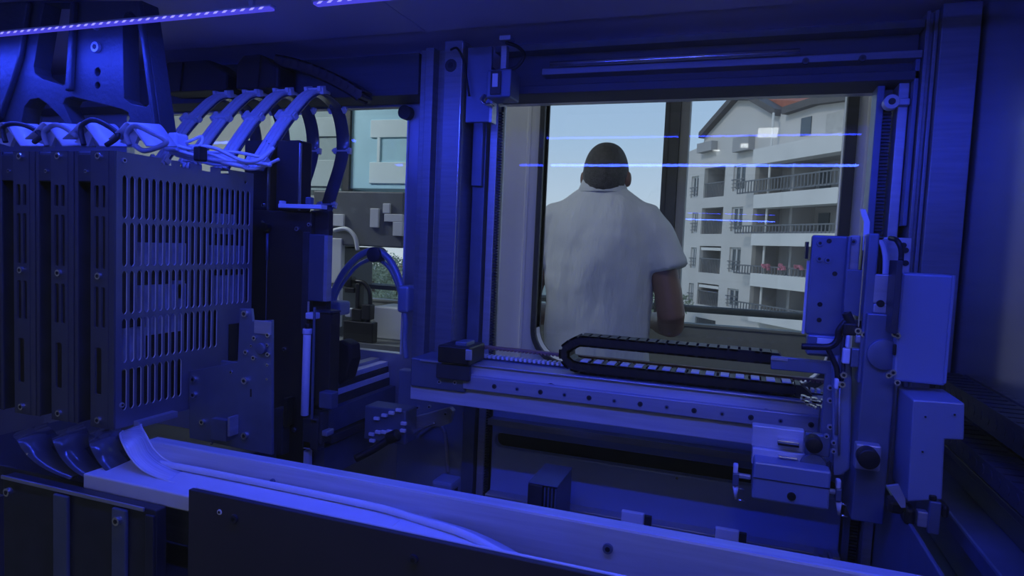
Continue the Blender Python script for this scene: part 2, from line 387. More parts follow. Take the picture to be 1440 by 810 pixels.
# latch and camera unit at the upper corner
t = thing('corner_latch', 'small latch mechanism hanging at the upper left corner of large window', 'latch', (PX(703, 120, Y=1.18).x, 1.2, 1.7))
part_pbox('back_plate', ALUD, t, 656, 66, 690, 172, 1.225, 1.234)
part_pbox('body', ALUD, t, 684, 97, 718, 137, 1.17, 1.224, bev=.003)
part_pbox('face_plate', RUBBER, t, 689, 99, 704, 133, 1.166, 1.1698, bev=.002)
part_pbox('tag', WHITE, t, 692, 103, 700, 122, 1.164, 1.1658, bev=.001)
part_pbox('neck', ALU, t, 704, 64, 712, 97, 1.19, 1.205)
part_pbox('cap', ALU, t, 702, 49, 718, 56, 1.185, 1.21)
q = [PX(700, 100, Y=1.19), PX(725, 95, Y=1.18), PX(737, 78, Y=1.18), PX(728, 66, Y=1.19), PX(712, 60, Y=1.195)]
MB().tube(smooth_path(q), .0035).build('cable', BLACK, t, 0, True)
q = [PX(634, 70, Y=1.22), PX(643, 68, Y=1.215), PX(652, 85, Y=1.215), PX(655, 105, Y=1.215), PX(660, 135, Y=1.215)]
MB().tube(smooth_path(q), .0025).build('cable', BLACK, t, 0, True)
MB().strip(smooth_path([PX(684, 134, Y=1.19), PX(679, 142, Y=1.18), PX(684, 148, Y=1.18), PX(692, 147, Y=1.19)]), (0, .012, 0), .003).build('clip', STEEL, t, 0, True)
MB().pbox(688, 140, 692, 172, 1.2, 1.2235).build('blade', ALU, t)

# ------------------------------------------------------------------ lower rear panel with long slot
zt, zb = 1.05, .862
YP = 1.30
sz0, sz1 = .963, .994
sl = rrect(-.480, .190, sz0, sz1, (sz1 - sz0) / 2 - .0005, 8)
bp = thing('rear_panel', 'blue lit lower rear panel with a long dark slot under the gantry beam', 'panel', (-.13, YP, zb))
MB().prism([[(-.487, zb), (.198, zb), (.198, zt), (-.487, zt)], sl], 'Y', YP, YP + .02).build('sheet', PANELM, bp, .003)
MB().box(-.486, .196, YP + .035, YP + .04, .94, 1.02).build('slot_back', FLOORD, bp)
part_box('upper_ledge', ALUD, bp, -.487, .198, YP - .028, YP - .001, 1.022, 1.030)
MB().box(-.487, .198, YP - .030, YP - .0285, 1.018, 1.031).build('ledge_edge', ALU, bp)
MB().box(-.487, .198, YP - .03, YP - .001, zb - .004, zb + .006).build('bottom_lip', ALU, bp, .002)
for px_, py_ in ((952, 672), ):
    q = PX(px_, py_, Y=YP); bolt(bp, (q.x, YP, q.z), 'Y', .003, .002)

# lower left post foot with tall dent panel
fp = thing('rear_panel', 'narrow formed panel with a raised rib below the aluminium posts', 'panel', (-.62, 1.32, ZF))
MB().box(xs[577] - .06, xs[650], 1.33, 1.355, ZF, 1.1).build('sheet', PAINT, fp, .003)
q = [PX(590, 612, Y=1.325), PX(612, 597, Y=1.325), PX(624, 604, Y=1.325), PX(628, 630, Y=1.325), PX(630, 664, Y=1.325)]
MB().tube(smooth_path(q), .004).build('rib', ALU, fp, 0, True)
q = [PX(652, 580, Y=1.325), PX(653, 600, Y=1.325), PX(653, 635, Y=1.325)]
MB().tube(smooth_path(q), .003).build('rib', ALU, fp, 0, True)

# ================================================================== GANTRY
YG = 1.10
gx0, gx1 = PX(577, 540, Y=YG).x, .128
t = thing('gantry_beam', 'blue lit aluminium gantry beam crossing below the large rear window', 'beam', ((gx0 + gx1) / 2, YG + .04, 1.097))
part_box('lower_web', ALUH, t, gx0, gx1, YG, YG + .085, 1.097, 1.1305, bev=.002)
part_box('upper_web', ALUH, t, gx0 + .05, gx1, YG + .004, YG + .085, 1.131, 1.1735, bev=.002)
st = part_box('bearing_rail', RAILM, t, -.47, gx1 - .002, YG - .010, YG + .0035, 1.132, 1.157, bev=.0015)
for i in range(13):
    x = -.408 + i * (.115 + .408) / 12
    bolt(t, (x, YG - .010, 1.1435), 'Y', .0046 if i % 2 == 0 else .004, .0012 if i % 2 == 0 else .0006, 'bolt', DARKM if i % 2 == 0 else ALUD)
for px_, py_ in ((775, 541), (1077, 577)):
    q = PX(px_, py_, Y=YG + .004); MB().tube([(q.x - .007, YG + .003, q.z), (q.x, YG + .003, q.z + .002), (q.x + .007, YG + .003, q.z)], .0012, 6).build('scribe_mark', DARKM, t)
part_box('top_ledge', ALU, t, gx0 + .05, gx1, YG - .001, YG + .085, 1.174, 1.1775, bev=.001)
ep = part_pbox('end_block', ALUD, t, 577, 507, 655, 548, YG - .006, YG + .08, bev=.003)
MB().pbox(590, 509, 650, 511, YG - .010, YG - .0065).build('end_seam', ALU, t)
for px_, py_ in ((618, 537), (640, 538), (662, 541)):
    q = PX(px_, py_, Y=YG - .006); bolt(t, (q.x, YG - .006, q.z), 'Y', .004, .002, m=ALU)
# toothed belt on top: white pitch strip and copper belt
tb = thing('drive_belt', 'thin copper coloured toothed drive belt above the gantry beam', 'belt', (-.16, 1.168, 1.20))
p0, p1 = PX(663, 487, Y=1.168), PX(1160, 533, Y=1.168)
zb_ = (p0.z + p1.z) / 2
g = MB(); g.box(p0.x, p1.x, 1.161, 1.175, zb_ - .0015, zb_ + .0015)
x = p0.x
while x < p1.x - .004: g.box(x, x + .0035, 1.161, 1.175, zb_ - .0045, zb_ - .0014); x += .0075
g.build('belt', REDB, tb)
rs = thing('rack_strip', 'pale toothed rack lying along the top of the gantry beam', 'rack', (-.2, 1.13, 1.187))
MB().box(p0.x, p1.x, 1.156, 1.176, 1.1777, 1.1805).build('rack_base', DARKM, rs)
g = MB(); x = p0.x + .004
while x < p1.x - .006: g.box(x, x + .0045, 1.157, 1.175, 1.1806, 1.186); x += .009
g.build('rack_tooth', WHITE, rs)
# motor block
t = thing('belt_motor', 'small black motor block at the left end of the gantry beam', 'motor', (PX(638, 540, Y=1.09).x, 1.09, 1.187))
part_pbox('housing', BLACK, t, 615, 487, 660, 512, 1.075, 1.15, bev=.003)
part_pbox('bracket', DARKM, t, 613, 513, 660, 534, 1.082, 1.0925)
part_pbox('terminal', ALU, t, 654, 492, 663, 507, 1.070, 1.0745)
part_pbox('cap', ALUD, t, 640, 481, 656, 487, 1.09, 1.13)

# energy chain on the beam: links one by one
def chain_link_mesh(name, L, H, Wd, m=BLACK):
    mb = MB(); h = H / 2; w = Wd / 2
    mb.box(-L * .5, L * .5, -w, -w + .003, -h, h); mb.box(-L * .5, L * .5, w - .003, w, -h, h)
    mb.box(-L * .42, L * .34, -w, w, h - .003, h + .0004); mb.box(-L * .42, L * .34, -w, w, -h - .0004, -h + .003)
    mb.cyl((L * .40, -w - .0006, 0), (L * .40, w + .0006, 0), h * .55, 8)
    me = bpy.data.meshes.new(name); me.from_pydata(mb.v, [], mb.f); me.materials.append(m); return me
def chain(t, pts, wd, H, pitch, m=BLACK, axis='Y'):
    pts = [Vector(p) for p in pts]; seg = [0]
    for a, b in zip(pts, pts[1:]): seg.append(seg[-1] + (b - a).length)
    me = chain_link_mesh('chain_link', pitch, H, wd, m); n = int(seg[-1] / pitch); wv = Vector((0, 1, 0)) if axis == 'Y' else Vector((1, 0, 0))
    def at(s):
        for k in range(len(pts) - 1):
            if s <= seg[k + 1] or k == len(pts) - 2: return pts[k].lerp(pts[k + 1], (s - seg[k]) / max(1e-9, seg[k + 1] - seg[k]))
    for i in range(n):
        a, b = at(i * pitch), at((i + 1) * pitch); d = (b - a).normalized()
        o = bpy.data.objects.new('chain_link', me); COL.objects.link(o); o.parent = t
        zz = d.cross(wv).normalized(); o.matrix_local = Matrix((d, wv, zz)).transposed().to_4x4()
        o.location = (a + b) / 2 - ORG[t.name]
t = thing('cable_chain', 'black cable chain looping along the top of the gantry beam', 'cable chain', (-.1, 1.13, 1.18))
YCH, YCF = 1.130, 1.110
def cpt(x, y): p = PX(x, y, Y=YCF); return Vector((p.x, YCH, p.z))
zu, zl = cpt(940, 491).z, cpt(940, 530.5).z
xu, g = cpt(1085, 500).x, cpt(1118, 552).x
xa, xb = cpt(812, 483).x, cpt(793, 500).x
pts = [(xu, YCH, zu), (xa, YCH, zu), (xb, YCH, zu - .016), (xb, YCH, zl + .014), (xa - .006, YCH, zl), (g, YCH, zl)]
chain(t, pts, .040, .019, .0165)
MB().prism([[(xu, zu - .0095), (xu + .022, zu - .0095), (xu + .026, zu - .005), (xu + .010, zu + .0095), (xu, zu + .0095)]], 'Y', YCH - .02, YCH + .02).build('end_connector', BLACK, t, .001)
MB().prism([[(g, zl - .0095), (g + .024, zl - .0095), (g + .026, zl - .006), (g + .008, zl + .0095), (g, zl + .0095)]], 'Y', YCH - .02, YCH + .02).build('end_connector', BLACK, t, .001)
# pale marker pads on the lower run
x = xa + .006
while x < g - .01:
    MB().box(x, x + .013, YCH - .017, YCH + .012, zl + .0102, zl + .0122).build('pad', WHITE, t); x += .0235

# ------------------------------------------------------------------ carriage at the right end of the beam
t = thing('gantry_carriage', 'tall bolted carriage plate and column at the right end of the gantry beam', 'carriage', (.13, 1.02, 1.03))
YC = 1.00
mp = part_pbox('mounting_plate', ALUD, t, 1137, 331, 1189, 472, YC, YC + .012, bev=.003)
for px_, py_, d in ((1153, 342, 0), (1166, 339, 1), (1152, 364, 0), (1164, 366, 0), (1174, 385, 1), (1153, 428, 1), (1152, 450, 1)):
    q = PX(px_, py_, Y=YC); bolt(t, (q.x, YC, q.z), 'Y', .0045 if not d else .0035, .003 if not d else .0008, m=BLACK if d else ALUD)
MB().pbox(1133, 340, 1137, 364, YC - .002, YC + .02).build('bumper', BLACK, t)
part_pbox('edge_rail', WHITE, t, 1131.5, 366, 1135, 470, YC + .012, YC + .02, bev=.0005)
part_pbox('plate_rib', ALUD, t, 1188, 332, 1193, 470, YC - .014, YC + .012)
sp = part_pbox('second_plate', ALU, t, 1194, 331, 1209, 380, YC - .002, YC + .010)
q = PX(1200, 340, Y=YC - .002); bolt(t, (q.x, YC - .002, q.z), 'Y', .0045, .003, m=ALUD)
part_pbox('dark_slot', BLACK, t, 1209, 331, 1214, 470, YC - .004, YC + .008)
part_pbox('pocket', ALUD, t, 1188, 379, 1211, 440, YC - .020, YC - .0145)
g = MB(); g.prism([[pz(1187, 421, YC - .024), pz(1209, 435, YC - .024), pz(1209, 446, YC - .024), pz(1187, 438, YC - .024)]], 'Y', YC - .024, YC - .0205); g.build('gusset', ALUD, t)
lp = part_pbox('lower_plate', ALUD, t, 1135, 472, 1189, 502, YC - .006, YC + .02, bev=.003)
part_pbox('label_plate', WHITE, t, 1149, 476, 1173, 484, YC - .0085, YC - .0062, bev=.0004)
tong = part_pbox('tongue_plate', ALUD, t, 1084, 505, 1180, 524, YC - .004, YC + .004)
MB().pbox(1084, 503, 1108, 507, YC - .006, YC - .0045).build('tongue_lip', ALU, t)
part_pbox('link_plate', ALUD, t, 1157, 525, 1176, 615, YC - .004, YC + .004)
for py_ in (545, 563, 600):
    q = PX(1167, py_, Y=YC - .004); bolt(t, (q.x, YC - .004, q.z), 'Y', .004, .003, m=ALU)
# column
YCO = .96
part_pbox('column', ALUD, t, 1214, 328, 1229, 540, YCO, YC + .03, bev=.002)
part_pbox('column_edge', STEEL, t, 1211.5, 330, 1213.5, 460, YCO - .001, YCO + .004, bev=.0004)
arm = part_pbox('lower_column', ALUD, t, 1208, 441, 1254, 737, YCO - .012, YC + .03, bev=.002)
part_pbox('slide_plate', ALU, t, 1228, 386, 1260, 427, YCO, YC + .02)
part_pbox('slide_plate', ALU, t, 1228, 428, 1260, 441, YCO - .004, YC + .02)
q = PX(1238, 427, Y=YCO - .002); bolt(t, (q.x, YCO - .003, q.z), 'Y', .005, .002, m=BLACK)
part_pbox('guide_fin', DARKM, t, 1257, 366, 1266, 470, YCO - .045, YCO - .002, bev=.001)
part_pbox('rear_plate', ALU, t, 1234, 334, 1281, 388, YC + .01, YC + .02)
for px_, py_ in ((1270, 345), (1273, 352), (1256, 370), (1273, 370)):
    q = PX(px_, py_, Y=YC + .01); bolt(t, (q.x, YC + .01, q.z), 'Y', .004, .004, m=BLACK)
kb = part_pbox('knob_bracket', ALU, t, 1203, 626, 1239, 662, YCO - .030, YCO - .0125, bev=.002)
q = PX(1222, 646, Y=YCO - .05)
MB().cyl((q.x, YCO - .052, q.z), (q.x, YCO - .0305, q.z), .0128, 28).build('knob', BLACK, t, .002, True)
# white bent strip
MB().strip([PX(1213, 294, Y=.985), PX(1216, 303, Y=.985), PX(1219, 312, Y=.985), PX(1218, 330, Y=.985), PX(1217, 352, Y=.985)], (.0035, 0, 0), .002).build('bent_strip', WHITE, t)
# slim cover with rounded foot at the left of the column
c0 = [pz(1170, 500, .985), pz(1199, 500, .985), pz(1196, 660, .985), pz(1185, 668, .985), pz(1172, 668, .985)]
MB().prism([c0], 'Y', .985, .996).build('side_cover', PAINT, t, .003)
for a, b, rr in (((1177, 500), (1176, 610), .0022), ((1181, 520), (1180, 640), .0016)):
    MB().cyl(PX(*a, Y=.982), PX(*b, Y=.982), rr, 10).build('spindle', ALU, t, 0, True)
# ribbon cables rising behind the column
for k, (m, pp) in enumerate(((BROWN, ((1229, 386), (1229, 352), (1234, 338), (1238, 334))), (WHITER, ((1246, 388), (1246, 360), (1240, 340), (1232, 336))), (BLACK, ((1241, 386), (1238, 356), (1234, 342), (1229, 338))))):
    MB().strip(smooth_path([PX(a, b, Y=.985 + .002 * k) for a, b in pp]), (.005, .004, 0), .0012).build('ribbon_cable', m, t, 0, True)
MB().tube(smooth_path([PX(1252, 335, Y=1.0), PX(1261, 338, Y=.98), PX(1267, 350, Y=.97), PX(1267, 366, Y=.955)]), .0035).build('cable', BLACK, t, 0, True)
# cables and plugs between plate and column
for pp, rr, m in ((((1127, 487), (1150, 488), (1168, 487), (1178, 478), (1180, 465), (1190, 452)), .0045, BLACK),
               (((1164, 490), (1171, 505), (1177, 520), (1178, 545)), .0035, BLACK),
               (((1190, 440), (1196, 452), (1203, 458), (1206, 450)), .006, BLACK),
               (((1188, 470), (1184, 490), (1186, 515), (1184, 535)), .0025, DARKM),
               (((1198, 455), (1192, 472), (1190, 500)), .003, BLACK)):
    MB().tube(smooth_path([PX(a, b, Y=.972) for a, b in pp]), rr).build('cable', m, t, 0, True)
for a, m in (((1190, 471, 1196, 490), WHITE), ((1185, 490, 1196, 512), WHITE), ((1197, 490, 1209, 517), ALUD), ((1203, 471, 1212, 483), ALU), ((1174, 533, 1180, 548), WHITE), ((1186, 455, 1205, 472), BLACK)):
    part_pbox('connector', m, t, *a, .962, .975, bev=.002)
for px_, py_ in ((1206, 465), (1215, 470), (1186, 527), (1184, 540)):
    q = PX(px_, py_, Y=.962); bolt(t, (q.x, .962, q.z), 'Y', .0045, .004, m=STEEL)
# loose steel curls of the belt end
g = MB()
for i in range(26):
    x = random.uniform(1127, 1157); y = 555 + (x - 1127) * .25 + random.uniform(0, 14)
    q = PX(x, y, Y=1.04); g.box(q.x - .0025, q.x + .0025, 1.035, 1.045, q.z - .0012, q.z + .0012)
g.build('belt_clamp_teeth', STEEL, t)

# motor boxes
YM = .93
t = thing('motor_cover', 'tall plain upper motor cover right of the carriage column', 'cover', (PX(1300, 540, Y=YM).x, YM + .03, PX(1300, 540, Y=YM).z))
part_pbox('cover', PAINT, t, 1262, 385, 1337, 540, YM, YM + .075, bev=.003)
MB().pbox(1333, 387, 1337.5, 540, YM - .003, YM - .0005).build('flange', PAINT, t, .0005)
for px_, py_ in ((1258, 470), (1262, 472), (1256, 524), (1250, 528), (1262, 538)):
    q = PX(px_, py_, Y=YM - .004); bolt(t, (q.x, YM - .0005, q.z), 'Y', .004, .004)
c = PX(1252, 500, Y=YM + .01)
MB().cyl((c.x - .006, YM + .012, c.z), (c.x - .006, YM + .02, c.z), .020, 28).build('pulley', ALUD, t, .001, True)
bk = part_pbox('pulley_bolt', BLACK, t, 1256, 484, 1261, 500, YM - .002, YM + .004)
t = thing('motor_cover', 'stepped lower motor cover with a cut corner beside the right cable chain', 'cover', (PX(1310, 700, Y=.88).x, .90, PX(1310, 700, Y=.88).z))
YL = .88
out = [pz(1284, 562, YL), pz(1357, 567, YL), pz(1356, 619, YL), pz(1329, 618, YL), pz(1325, 703, YL), pz(1276, 706, YL)]
MB().prism([out], 'Y', YL, YL + .085).build('cover', PAINT, t, .002)
for px_, py_ in ((1301, 586), (1342, 583), (1297, 635)):
    q = PX(px_, py_, Y=YL); bolt(t, (q.x, YL, q.z), 'Y', .0025, .001, m=PAINT)
part_pbox('foot_plate', ALUD, t, 1306, 706, 1323, 752, YL - .004, YL + .006)
part_pbox('foot_notch', BLACK, t, 1307, 697, 1318, 705, YL - .003, YL + .006)
for a in ((1250, 706, 1272, 724), (1272, 716, 1288, 740), (1325, 712, 1336, 730)):
    part_pbox('cable_plug', BLACK, t, *a, YL - .006, YL + .02, bev=.004)
part_pbox('spacer', ALU, t, 1290, 720, 1305, 742, YL, YL + .012)
# sheet wing left of it
MB().prism([[pz(1246, 682, .87), pz(1263, 680, .87), pz(1272, 700, .87), pz(1272, 712, .87), pz(1266, 712, .87)]], 'Y', .865, .87).build('wing_plate', ALU, t)

# gripper head
YH = .975
t = thing('gripper_head', 'boxy gripper head with two tiny jaws hanging from the gantry carriage', 'gripper', (PX(1110, 712, Y=YH).x, YH + .03, PX(1110, 712, Y=YH).z))
part_pbox('upper_plate', ALUH, t, 1057, 602, 1131, 632, YH + .012, YH + .03)
part_pbox('middle_plate', ALUH, t, 1057, 636, 1158, 660, YH + .004, YH + .03)
part_pbox('body', PAINT, t, 1058, 656, 1168, 710, YH - .030, YH + .035, bev=.003)
MB().pbox(1058, 679, 1168, 680, YH - .0312, YH - .030).build('seam', DARKM, t)
c0 = PX(1113, 698, Y=YH - .03); bolt(t, (c0.x, YH - .03, c0.z), 'Y', .006, .002, m=BLACK)
for a in ((1094, 621, 1124, 625), (1094, 643, 1122, 646)):
    part_pbox('clip', STEEL, t, *a, YH - .004, YH + .011, bev=.0008)
MB().pbox(1094, 625.5, 1124, 628, YH - .002, YH + .011).build('clip_slot', BLACK, t)
part_pbox('knob_plate', ALUD, t, 1132, 611, 1168, 642, YH + .0, YH + .011, bev=.002)
q = PX(1145, 627, Y=YH - .025); MB().cyl((q.x, YH - .025, q.z), (q.x, YH - .0005, q.z), .0108, 26).build('knob', BLACK, t, .0015, True)
for px_, py_ in ((1137, 615), (1162, 613), (1172, 622), (1172, 634)):
    q = PX(px_, py_, Y=YH); bolt(t, (q.x, YH, q.z), 'Y', .0035, .003, m=ALU)
q = PX(1143, 655, Y=YH); MB().cyl((q.x, YH - .004, q.z), (q.x, YH + .003, q.z), .017, 26).build('pulley', ALUD, t, .001, True)
MB().prism([[pz(1152, 662, YH - .006), pz(1168, 650, YH - .006), pz(1170, 668, YH - .006)]], 'Y', YH - .006, YH + .002).build('gusset', DARKM, t)
for s, bx in ((0, (1031, 654)), (1, (1176, 676))):
    x, y = bx
    j = part_pbox('jaw_arm', ALU, t, x + (7 if s == 0 else -10), y + 14, x + (25 if s == 0 else 6), y + 20, YH - .012, YH - .004)
    part_pbox('jaw_post', WHITE, t, x, y, x + 7, y + 12, YH - .016, YH - .004)
    part_pbox('jaw_body', ALUD, t, x - 1, y + 12, x + 8, y + 30, YH - .016, YH - .004)
    a, b = PX(x + 3.5, y + 30, Y=YH - .01), PX(x + 3.5, y + 48, Y=YH - .01)
    MB().cyl(a, b, .004, 10, .0015).build('jaw_tip', WHITE, t, 0, True)
    for dy in (33, 49):
        a, b = PX(x + 7, y + dy, Y=YH - .01), PX(x + 16, y + dy + 2, Y=YH - .01)
        MB().cyl(a, b, .0026, 8, .0004).build('jaw_pin', STEEL, t, 0, True)

# ------------------------------------------------------------------ right side: cable chain, rails
t = thing('cable_chain', 'dark cable chain running back along the right side wall', 'cable chain', (.30, 1.0, 1.19))
zc_ = PX(1395, 578, X=.30).z - .008
chain(t, [(.312, 1.19, zc_), (.312, .56, zc_)], .040, .030, .026, BLACK, 'X')
chain(t, [(.306, 1.19, zc_ - .055), (.306, .56, zc_ - .055)], .044, .022, .026, DARKM, 'X')
t = thing('side_rail', 'long blue lit rail running back along the right wall under the cable chain', 'rail', (.29, .9, 1.0))
part_box('rail_top', ALUD, t, .268, .332, .72, 1.18, 1.060, 1.084, bev=.003)
part_box('rail_web', ALUD, t, .285, .332, .72, 1.18, 1.0, 1.0595, bev=.002)
part_box('rail_flange', ALUD, t, .255, .332, .72, 1.18, .975, .9995, bev=.003)
part_box('upper_guide', DARKM, t, .296, .332, .5, 1.2, 1.125, 1.135)
part_box('support', DARKM, t, .312, .334, .5, 1.2, 1.085, 1.1245)
t = thing('side_rail', 'thin dark guide plate standing right of the gripper', 'rail', (.21, .9, .85))
part_box('guide_plate', ALUD, t, .205, .210, .72, 1.05, .90, 1.09)
part_box('guide_foot', ALUD, t, .20, .25, .72, 1.05, .88, .8995)

# ------------------------------------------------------------------ deck below the gantry
t = thing('deck_carrier', 'dark slotted carrier deck in front of the lower rear panel', 'deck', (-.1, 1.22, .80))
part_box('deck_plate', FLOORD, t, -.50, .24, 1.05, 1.268, .80, .835)
part_box('front_rail', DARKM, t, -.50, .24, 1.035, 1.049, .80, .86)
for i in range(2, 6):
    x = -.42 + i * .105; part_box('deck_pocket', DARKM, t, x, x + .07, 1.15, 1.25, .8355, .86, bev=.002)
t = thing('finned_block', 'small dark finned block standing on the deck below the gantry', 'block', (PX(765, 700, Y=1.1).x, 1.14, .8355))
x0, x1 = PX(742, 690, Y=1.09).x, PX(784, 690, Y=1.09).x; ztop = PX(770, 676, Y=1.12).z
part_box('block', DARKM, t, x0, x0 + (x1 - x0) * .5, 1.09, 1.20, .8355, ztop)
for i in range(4):
    x = x0 + (x1 - x0) * (.55 + .12 * i); part_box('fin', ALUD, t, x, x + .003, 1.09, 1.20, .8355, ztop - .002, bev=.0004)
part_box('top_plate', ALUD, t, x0, x1, 1.09, 1.20, ztop + .0005, ztop + .004)
for a, lab in (((873, 721, 905, 745), 'small white tab standing on the deck left below the gripper'), ((1005, 745, 1039, 770), 'small white tab standing on the deck directly below the gripper head')):
    t = thing('position_tab', lab, 'tab', PX(a[0], a[3], Y=1.1))
    part_pbox('tab', WHITE, t, *a, 1.10, 1.11); q = PX(a[2], a[3], Y=1.10); p = PX(a[0], a[1] + 2, Y=1.10); MB().box(p.x, q.x + .011, 1.1101, 1.118, .8352, p.z).build('tab_foot', DARKM, t, .001)
t = thing('deck_track', 'short bright double track on the deck at the right', 'track', (.16, 1.1, .86))
for dx in (0, .014, .022): part_box('track_bar', ALU, t, .145 + dx, .151 + dx, .98, 1.20, .88, .905)
part_box('track_base', ALUD, t, .14, .18, .98, 1.20, .861, .8795)
# ================================================================== CARD CAGES ON THE LEFT
XP = -.86
mf, mbk = PX(163, 400, X=XP).y, PX(355, 350, X=XP).y        # front and rear of the cages
zt, zb = PX(163, 212, X=XP).z, PX(163, 604, X=XP).z
pitch = .0822
ORD = ['rightmost card cage with a slotted side panel beside the blue bolted plate', 'second card cage from the slotted side panel', 'third card cage from the slotted side panel', 'leftmost card cage at the left edge of the picture']
def zrow(y): return PX(166, y, X=XP).z
for i in range(4):
    xr1 = XP - i * pitch; xl1 = xr1 - pitch + .003
    t = thing('card_cage', ORD[i], 'electronics module', ((xl1 + xr1) / 2, (mf + mbk) / 2, zb), 'card cages')
    # slotted side panel
    holes = []
    if i == 0:
        ny = 21; y0, y1 = mf + .008, mbk - .006; st = (y1 - y0) / ny
        for (ya, yb, cnt) in ((245, 307, 21), (312, 375, 21), (381, 443, 21), (449, 512, 15), (520, 579, 9)):
            for k in range(cnt):
                c = y0 + (k + .5) * st; a, b = zrow(yb), zrow(ya); r = st * .325
                holes.append([(c - r, a + r), (c - r * .5, a + r * .2), (c, a), (c + r * .5, a + r * .2), (c + r, a + r), (c + r, b - r), (c + r * .5, b - r * .2), (c, b), (c - r * .5, b - r * .2), (c - r, b - r)])
        holes.append(circ(mf + .012, zt - .012, .003, 10)); holes.append(circ(mbk - .02, zt - .018, .003, 10))
        notch = []
        for px_ in (318, 292, 262, 236):
            a = PX(px_, 230, X=XP).y; notch += [(a + .008, zt), (a + .008, zt - .009), (a - .012, zt - .009), (a - .012, zt)]
        outer = [(mf, zb), (mbk, zb), (mbk, zt)] + notch + [(mf, zt)]
    else:
        outer = [(mf, zb), (mbk, zb), (mbk, zt), (mf, zt)]
    _mb = MB().prism([outer] + holes, 'X', xr1 - .0022, xr1)
    sp_ = _mb.build('side_panel', CAGE, t); sp_.data.materials.append(EDGE)
    for q in list(sp_.data.polygons)[_mb.cut0:]: q.material_index = 1
    MB().prism([[(mf, zb), (mbk, zb), (mbk, zt), (mf, zt)]], 'X', xl1, xl1 + .002).build('side_panel', DARKM, t)
    part_box('back_panel', DARKM, t, xl1 + .0021, xr1 - .0021, mbk - .002, mbk, zb, zt)
    part_box('card_stack', BROWN, t, xl1 + .006, xr1 - .03, mf + .02, mbk - .01, zb + .01, zt - .02)
    # front strip with slots
    xc = (xl1 + xr1) / 2 + .012
    z1, z2, z3 = PX(143, 300, Y=mf).z, PX(143, 390, Y=mf).z, PX(143, 470, Y=mf).z
    sl = [rrect(xc - .011, xc - .002, a, b, .003, 3) for a, b in ((z1 + .008, zt - .05), (z2 + .012, z1 - .004), (z3 + .01, z2 - .014))]
    sl += [rrect(xc + .003, xc + .011, a, b, .003, 3) for a, b in ((z1 + .008, zt - .05), (z2 + .012, z1 - .004), (z3 + .01, z2 - .014))]
    sl += [rrect(xc - .009, xc + .004, zb + .05, z3 - .02, .003, 3)]
    MB().prism([[(xc - .018, zb), (xc + .017, zb), (xc + .017, zt), (xc - .018, zt)]] + sl, 'Y', mf - .004, mf - .001).build('front_strip', CAGEF, t)
    MB().box(xr1 - .012, xr1, mf - .003, mf - .0005, zb, zt).build('front_flange', CAGEF, t, .0005)
    MB().box(xl1, xl1 + .006, mf - .003, mf - .0005, zb, zt).build('front_flange', CAGEF, t, .0005)
    part_box('top_plate', ALUD, t, xl1 + .0021, xr1 - .0021, mf, mf + .035, zt - .004, zt - .0005)
    part_box('top_cover', DARKM, t, xl1 + .0021, xr1 - .0021, mf + .036, mbk - .003, zt - .016, zt - .010)
    part_box('upper_bracket', DARKM, t, xl1 + .006, xr1 - .013, mf - .0035, mf + .02, zt - .045, zt - .0045)
    for z in (zt - .008, PX(143, 388, Y=mf).z, zb + .012):
        bolt(t, (xc, mf - .004, z), 'Y', .0055, .004)
    bolt(t, (xc - .026, mf - .0035, zt - .03), 'Y', .003, .003)
    if i == 0:
        bolt(t, (XP, mf + .012, zt - .012), 'X', .004, .002, m=ALU, sgn=1); bolt(t, (XP, mf + .010, zb + .035), 'X', .004, .002, m=ALU, sgn=1)
        for a in ((198, 341, 262, 378), (300, 345, 343, 378), (306, 300, 330, 330), (198, 402, 262, 440), (304, 388, 342, 425), (174, 463, 205, 515), (205, 440, 258, 465), (246, 395, 260, 420)):
            p, q = PX(a[0], a[1], X=XP - .018), PX(a[2], a[3], X=XP - .018)
            MB().box(XP - .028, XP - .018, p.y, q.y, q.z, p.z).build('board_component', PCB, t, .001)
        # bottom bracket lips
        p, q = PX(190, 594, X=XP + .004), PX(238, 580, X=XP + .004)
        MB().prism([[(p.y, zb - .004), (q.y + .01, zb - .004), (q.y + .01, zb + .006), (p.y, zb + .006)]], 'X', XP + .0005, XP + .012).build('bottom_lip', ALU, t, .001)
        a = (322, 456, 338, 505); p, q = PX(a[0], a[1], X=XP + .001), PX(a[2], a[3], X=XP + .001)
        MB().box(XP + .0003, XP + .002, p.y, q.y, q.z, p.z).build('cable_port', BLACK, t)

# ribbon cables leaving the cages at the bottom
rib = ['bright white ribbon cable curving out of the rightmost card cage into the tray', 'dark glossy ribbon cable curling under the second card cage', 'dark glossy ribbon cable curling under the third card cage', 'dark glossy ribbon cable curling under the leftmost card cage']
RB = [[(183, 596), (189, 618), (202, 640), (222, 657), (262, 672), (330, 690), (420, 709), (500, 726)],
      [(146, 596), (150, 618), (162, 640), (182, 660), (205, 672)],
      [(95, 592), (99, 612), (110, 634), (130, 654), (160, 668)],
      [(42, 588), (50, 612), (66, 634), (92, 652), (122, 664)]]
for i, pp in enumerate(RB):
    yy = .668
    rp = [PX(pp[0][0] + 4, 601, Y=mf + .030), PX(pp[0][0] + 1, 606, Y=mf + .002)] + [PX(a, b, Y=yy) for a, b in pp[1:]]
    mb = MB().strip(smooth_path(rp), (.006, -.022 if i == 0 else -.03, 0), .0015)
    o = mb.build('ribbon_cable', WHITER if i == 0 else GLOSSB, None, 0, True)
    tag(o, rib[i], 'ribbon cable', 'ribbon cables below the card cages')
    if i == 0:
        for k in (-.0225, .0225):
            MB().tube([p + Vector((-.006 * k / .0225, k, .001)) for p in smooth_path(rp)], .0015, 6).build('edge_wire', WHITE, o, 0, True)

